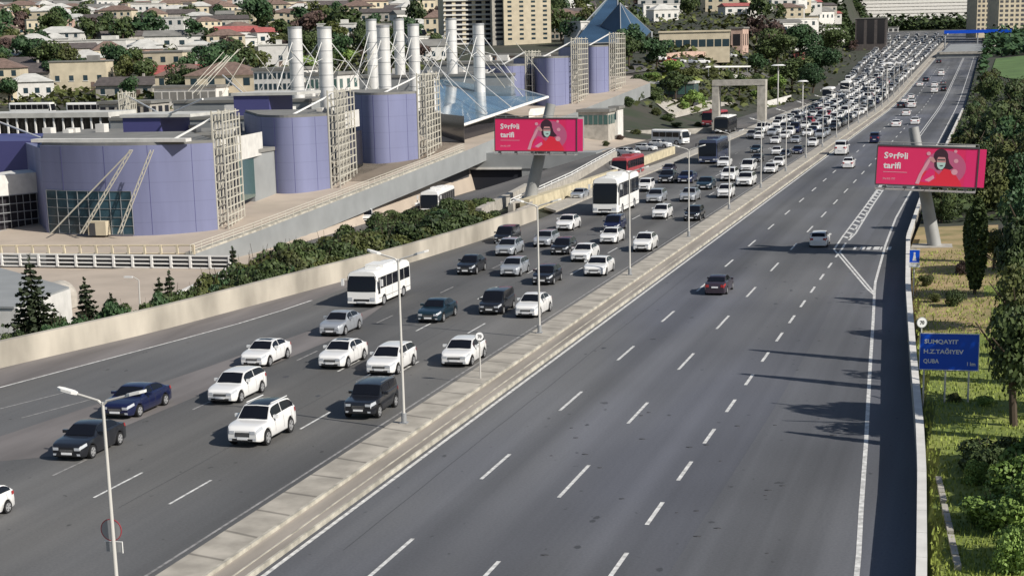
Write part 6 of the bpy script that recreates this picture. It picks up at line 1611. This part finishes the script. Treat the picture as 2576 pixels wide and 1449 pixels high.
for i in range(n):
    a0, a1 = math.pi * i / n, math.pi * (i + 1) / n; q0 = [(c0.x - 1.6 * math.cos(a), yy, c0.z - 1.0 + 1.4 * math.sin(a)) for a, yy in ((a0, 140), (a1, 140), (a1, 152), (a0, 152))]; mb.face(q0)
mb.face([(c0.x - 1.6 * math.cos(math.pi * i / n), 140, c0.z - 1 + 1.4 * math.sin(math.pi * i / n)) for i in range(n + 1)]); mb.box((c0.x - 1.6, 140, -6), (c0.x + 1.6, 152, c0.z - 1)); mb.build('barrel_skylight', M['concrete'], r)
def drape(name, top, bot, m, n=14, rows=4, dz=.15, kind='structure', label=None, cat=None):
    mb = MB()
    def at(L, k):
        k *= len(L) - 1; i = min(len(L) - 2, int(k)); f = k - i; return PG(L[i][0] + (L[i + 1][0] - L[i][0]) * f, L[i][1] + (L[i + 1][1] - L[i][1]) * f)
    for i in range(n + 1):
        a = at(top, i / n); b = at(bot, i / n)
        for j in range(rows + 1): p = a.lerp(b, j / rows); mb.v.append((p.x, p.y, G(p.x, p.y) + dz))
    for i in range(n):
        for j in range(rows): q_ = i * (rows + 1) + j; mb.f.append((q_, q_ + 1, q_ + rows + 2, q_ + rows + 1)); mb.m.append(0)
    o = mb.build(name, m); o['kind'] = kind; return o
drape('park_road', [(1560, 176), (1640, 160), (1760, 162), (1880, 176), (1975, 200)], [(1570, 190), (1660, 178), (1760, 178), (1880, 196), (1960, 222)], M['road_s'], dz=.3)
drape('park_path', [(1650, 262), (1720, 250), (1790, 258)], [(1700, 300), (1760, 285), (1850, 262)], M['concrete'], dz=.25)
drape('park_lawn', [(1650, 196), (1700, 192), (1760, 196)], [(1650, 212), (1700, 208), (1770, 208)], M['grass'], dz=.28)
def lowwall(label, p0_, p1_, h, m):
    a = PG(*p0_); b = PG(*p1_); r = thing('garden_wall', label, 'wall'); mb = MB(); n = 8
    for i in range(n):
        p = a.lerp(b, i / n); q_ = a.lerp(b, (i + 1) / n); za = G(p.x, p.y); zb = G(q_.x, q_.y); mb.prism([(p.x, p.y), (q_.x, q_.y), (q_.x, q_.y + .4), (p.x, p.y + .4)], min(za, zb) - 1, [za + h, zb + h, zb + h, za + h])
    mb.build('wall_face', M[m], r)
lowwall('white garden wall below the pavilion left of the gate frame', (1640, 240), (1755, 244), 1.0, 'whitewall')
lowwall('pale garden wall climbing towards the gate frame', (1690, 300), (1795, 262), 1.1, 'concrete')
lowwall('pink garden wall beneath the beige office', (1672, 150), (1800, 146), 1.4, 'pinkish')
lowwall('cream garden wall right of the gate frame by the service road', (1930, 270), (1990, 254), 1.6, 'whitewall')
lowwall('long pale kerb wall along the park road', (1790, 190), (1935, 208), .9, 'whitewall')
r = thing('park_canopy', 'long thin white canopy on posts in front of the dark trees', 'canopy'); a = PG(1775, 196); b = PG(1885, 192); mb = MB(); mb.prism([(a.x, a.y), (b.x, b.y), (b.x, b.y + 4), (a.x, a.y + 4)], [a.z + 2.6, b.z + 2.6] * 1 + [b.z + 2.7, a.z + 2.7], [a.z + 2.85, b.z + 2.85, b.z + 2.95, a.z + 2.95]); mb.build('roof', M['white'], r)
for i in range(5): p = a.lerp(b, (i + .2) / 4.5); mb = MB(); mb.box((p.x - .1, p.y + 1, G(p.x, p.y) - 1), (p.x + .1, p.y + 1.2, p.z + 2.6)); mb.build('post', M['grey'], r)
pk = ((1655, 150, 'white', 'white saloon parked at the left end of the park road'), (1680, 156, 'red', 'red saloon parked on the park road below the office'), (1705, 157, 'white', 'white saloon parked third along the park road'), (1733, 158, 'silver', 'silver saloon parked on the park road'), (1765, 158, 'white', 'white saloon parked below the middle of the beige office'), (1835, 142, 'white', 'white saloon parked beside the peach cube'), (1872, 150, 'silver', 'silver saloon parked right of the peach cube'), (1905, 158, 'white', 'white saloon parked in front of the dark trees beyond the canopy'))
for x, y, p_, lab in pk:
    p = PG(x, y + 6)
    if ('saloon', p_) not in FAR: FAR[('saloon', p_)] = far_car('saloon', p_)
    o = bpy.data.objects.new('saloon_car', FAR[('saloon', p_)]); C.objects.link(o); o.location = (p.x, p.y, p.z + .3); o.rotation_euler = (0, 0, hr.uniform(-.3, .3)); tag(o, lab, 'car')
for (px, py, w, h, lm) in ((1640, 205, 2.2, 2.0, 'leaf_l'), (1790, 196, 2.6, 2.6, 'leaf_o'), (1830, 200, 2.4, 2.2, 'leaf_d'), (1670, 232, 2.2, 2.0, 'leaf_d'), (1900, 215, 3, 3, 'leaf_d'), (1935, 222, 3, 3, 'leaf_d'), (1720, 278, 1.8, 1.6, 'leaf_l'), (1760, 268, 2.2, 2.0, 'leaf_l'), (1830, 256, 1.6, 1.3, 'leaf_d'), (1870, 258, 1.4, 1.3, 'leaf_o'), (1650, 255, 2.2, 2.4, 'leaf_d'), (1610, 222, 2.4, 2.4, 'leaf_d'), (1600, 250, 2.2, 2.0, 'leaf_d'), (1580, 268, 1.8, 1.6, 'leaf_d'), (1905, 250, 2.2, 2.2, 'leaf_l'), (1950, 255, 2.6, 2.6, 'leaf_d')):
    p = PG(px, py); tree(p.x, p.y, h * 1.6, w, lm, 'bush', '%s bush in the small park round the gate frame' % words[lm], '%s bushes in the small park' % words[lm], 'shrub')
# blue glass pyramids and tent
r = thing('glass_pyramid', 'tall blue glass pyramid roof with a lighter right face near the top centre', 'building'); ap = PS(1560, 8, 515); q_ = [PS(1562, 118, 505), PS(1610, 106, 512), PS(1638, 80, 535), PS(1470, 112, 520)]
mb = MB(); bk = Vector((ap.x - 4, 545, q_[0].z)); mb.face([q_[0], q_[1], ap]); mb.face([q_[1], q_[2], ap]); mb.face([q_[3], q_[0], ap]); mb.face([q_[2], bk, ap]); mb.face([bk, q_[3], ap]); mb.build('glass_roof', M['pyramid'], r)
mb = MB()
for p in q_: mb.tube(p, (p.x, p.y, T(p.y) - 2), .5, n=6); mb.tube(p, ap, .12, n=5)
mb.build('frame', M['grey'], r)
r = thing('sail_roof', 'dark blue glass roof sweeping up behind the last blue drum', 'building'); q_ = [PS(1440, 112, 500), PS(1556, 108, 500), PS(1553, -30, 560), PS(1470, 60, 540)]
mb = MB(); mb.face(q_); mb.face([p + Vector((0, .6, -.6)) for p in q_][::-1]); mb.build('glass_roof', M['pyramid'], r); mb = MB(); 
for p, k_ in zip(q_, q_[1:] + q_[:1]): mb.tube(p, k_, .25, n=5)
for p in q_[:2]: mb.tube(p, (p.x, p.y, T(p.y) - 2), .5, n=6)
mb.build('frame', M['grey'], r)
# grey square gate frame
r = thing('gate_frame', 'large plain grey concrete gate frame over a garden road', 'gate'); a = PS(1791, 262, 356); b = PS(1925, 252, 356); zt = PS(1850, 202, 356).z; zi = PS(1850, 216, 356).z; x1 = PS(1808, 230, 356).x; x2 = PS(1905, 230, 356).x; zb = G((a.x + b.x) / 2, 356) - 1
mb = MB(); mb.box((a.x, 356, zb), (x1, 359, zi)); mb.build('pillar', M['concrete'], r); mb = MB(); mb.box((x2, 356, zb), (b.x, 359, zi)); mb.build('pillar', M['concrete'], r); mb = MB(); mb.box((a.x, 355.9, zi + .003), (b.x, 359.1, zt)); mb.build('lintel', M['concrete'], r)
# flat umbrella-like lamps among the trees
for (px, py, yb_, s, lab) in ((2232, 160, 200, 420, 'flat topped white mast lamp in front of the dark trees beside the jam'), (2010, 205, 240, 350, 'small white disc lamp in the dark trees'), (1955, 165, 205, 350, 'flat white mast lamp right of the red brown pavilion')):
    pass
def mast(px, py, pyb, s, lab, w):
    t_ = PS(px, py, s); b_ = PS(px, pyb, s); r = thing('mast_lamp', lab, 'street lamp', (t_.x, s, b_.z)); H = t_.z - b_.z; mb = MB(); mb.tube((0, 0, -4), (0, 0, H), .14, n=7); mb.build('pole', M['polemat'], r); mb = MB(); mb.tube((0, 0, H), (0, 0, H + .25), w, w * .6, n=16); mb.build('lamp_disc', M['white'], r)
mast(2232, 161, 205, 440, 'flat topped white mast lamp in front of the dark trees beside the jam', 1.7); mast(2020, 206, 232, 380, 'small white disc lamp in the dark trees behind the coaches', 1.2); mast(1958, 166, 215, 380, 'flat white mast lamp right of the red brown pavilion', 1.6)
# overhead blue gantry at the far end
r = thing('sign_gantry', 'wide blue overhead gantry across the far end of the outbound road', 'gantry'); s = 900; a = PS(2375, 86, s); b = PS(2545, 84, s); zt = PS(2450, 76, s).z
mb = MB(); mb.box((a.x, s, a.z), (b.x, s + 1.5, zt)); mb.build('blue_beam', M['signblue'], r); mb = MB()
for x in (a.x + .5, (a.x + b.x) / 2, b.x - .5): mb.tube((x, s + .7, zr(s)), (x, s + .7, a.z), .35, n=8)
mb.build('leg', M['grey'], r)
# bits of rubble and shrubs round the car park: low planting
for (px, py, w, h, lm) in ((1660, 345, 1, .9, 'leaf_d'), (1560, 352, 1, .8, 'leaf_r'), (1525, 368, .8, .8, 'leaf_o'), (1600, 338, 1.2, .9, 'leaf_o'), (1700, 320, 1.4, 1.0, 'leaf_d'), (1755, 318, 1.2, .9, 'leaf_o'), (1680, 305, 1.8, 1.4, 'leaf_d'), (1650, 290, 1.6, 1.6, 'leaf_o'), (1780, 300, 1.4, 1.2, 'leaf_d')):
    p = PG(px, py); tree(p.x, p.y, h * 1.4, w, lm, 'bush', '%s low shrub planted round the upper car park' % words[lm], '%s low shrubs round the upper car park' % words[lm], 'shrub')
print('TREES', NT, 'OBJECTS', len(bpy.data.objects))

# ------------------------------------------------------------------ labels that single out each repeat
ORD = ['first', 'second', 'third', 'fourth', 'fifth', 'sixth', 'seventh', 'eighth', 'ninth', 'tenth', 'eleventh', 'twelfth', 'thirteenth', 'fourteenth', 'fifteenth', 'sixteenth', 'seventeenth', 'eighteenth', 'nineteenth']
TENS = ['twenty', 'thirty', 'forty', 'fifty', 'sixty']
def ordw(n):
    if n < 20: return ORD[n - 1]
    t, u = divmod(n, 10); base = TENS[t - 2]
    return (base[:-1] + 'ieth') if u == 0 else base + '-' + ORD[u - 1]
by = {}
for o in bpy.data.objects:
    if o.parent is None and 'label' in o: by.setdefault(o['label'], []).append(o)
for lab, obs in by.items():
    if len(obs) < 2 or len(obs) > 69: continue
    jam = 'jam' in lab or 'lamp' in lab
    obs.sort(key=(lambda o: o.location.y) if jam else (lambda o: PIX(o.location)[0]))
    for i, o in enumerate(obs):
        o['label'] = '%s, %s from %s' % (lab, ordw(i + 1), 'near end' if jam else 'left')
for o in bpy.data.objects:
    if o.parent is None and 'label' in o and len(o['label'].split()) > 16: print('LONG', len(o['label'].split()), o['label'])
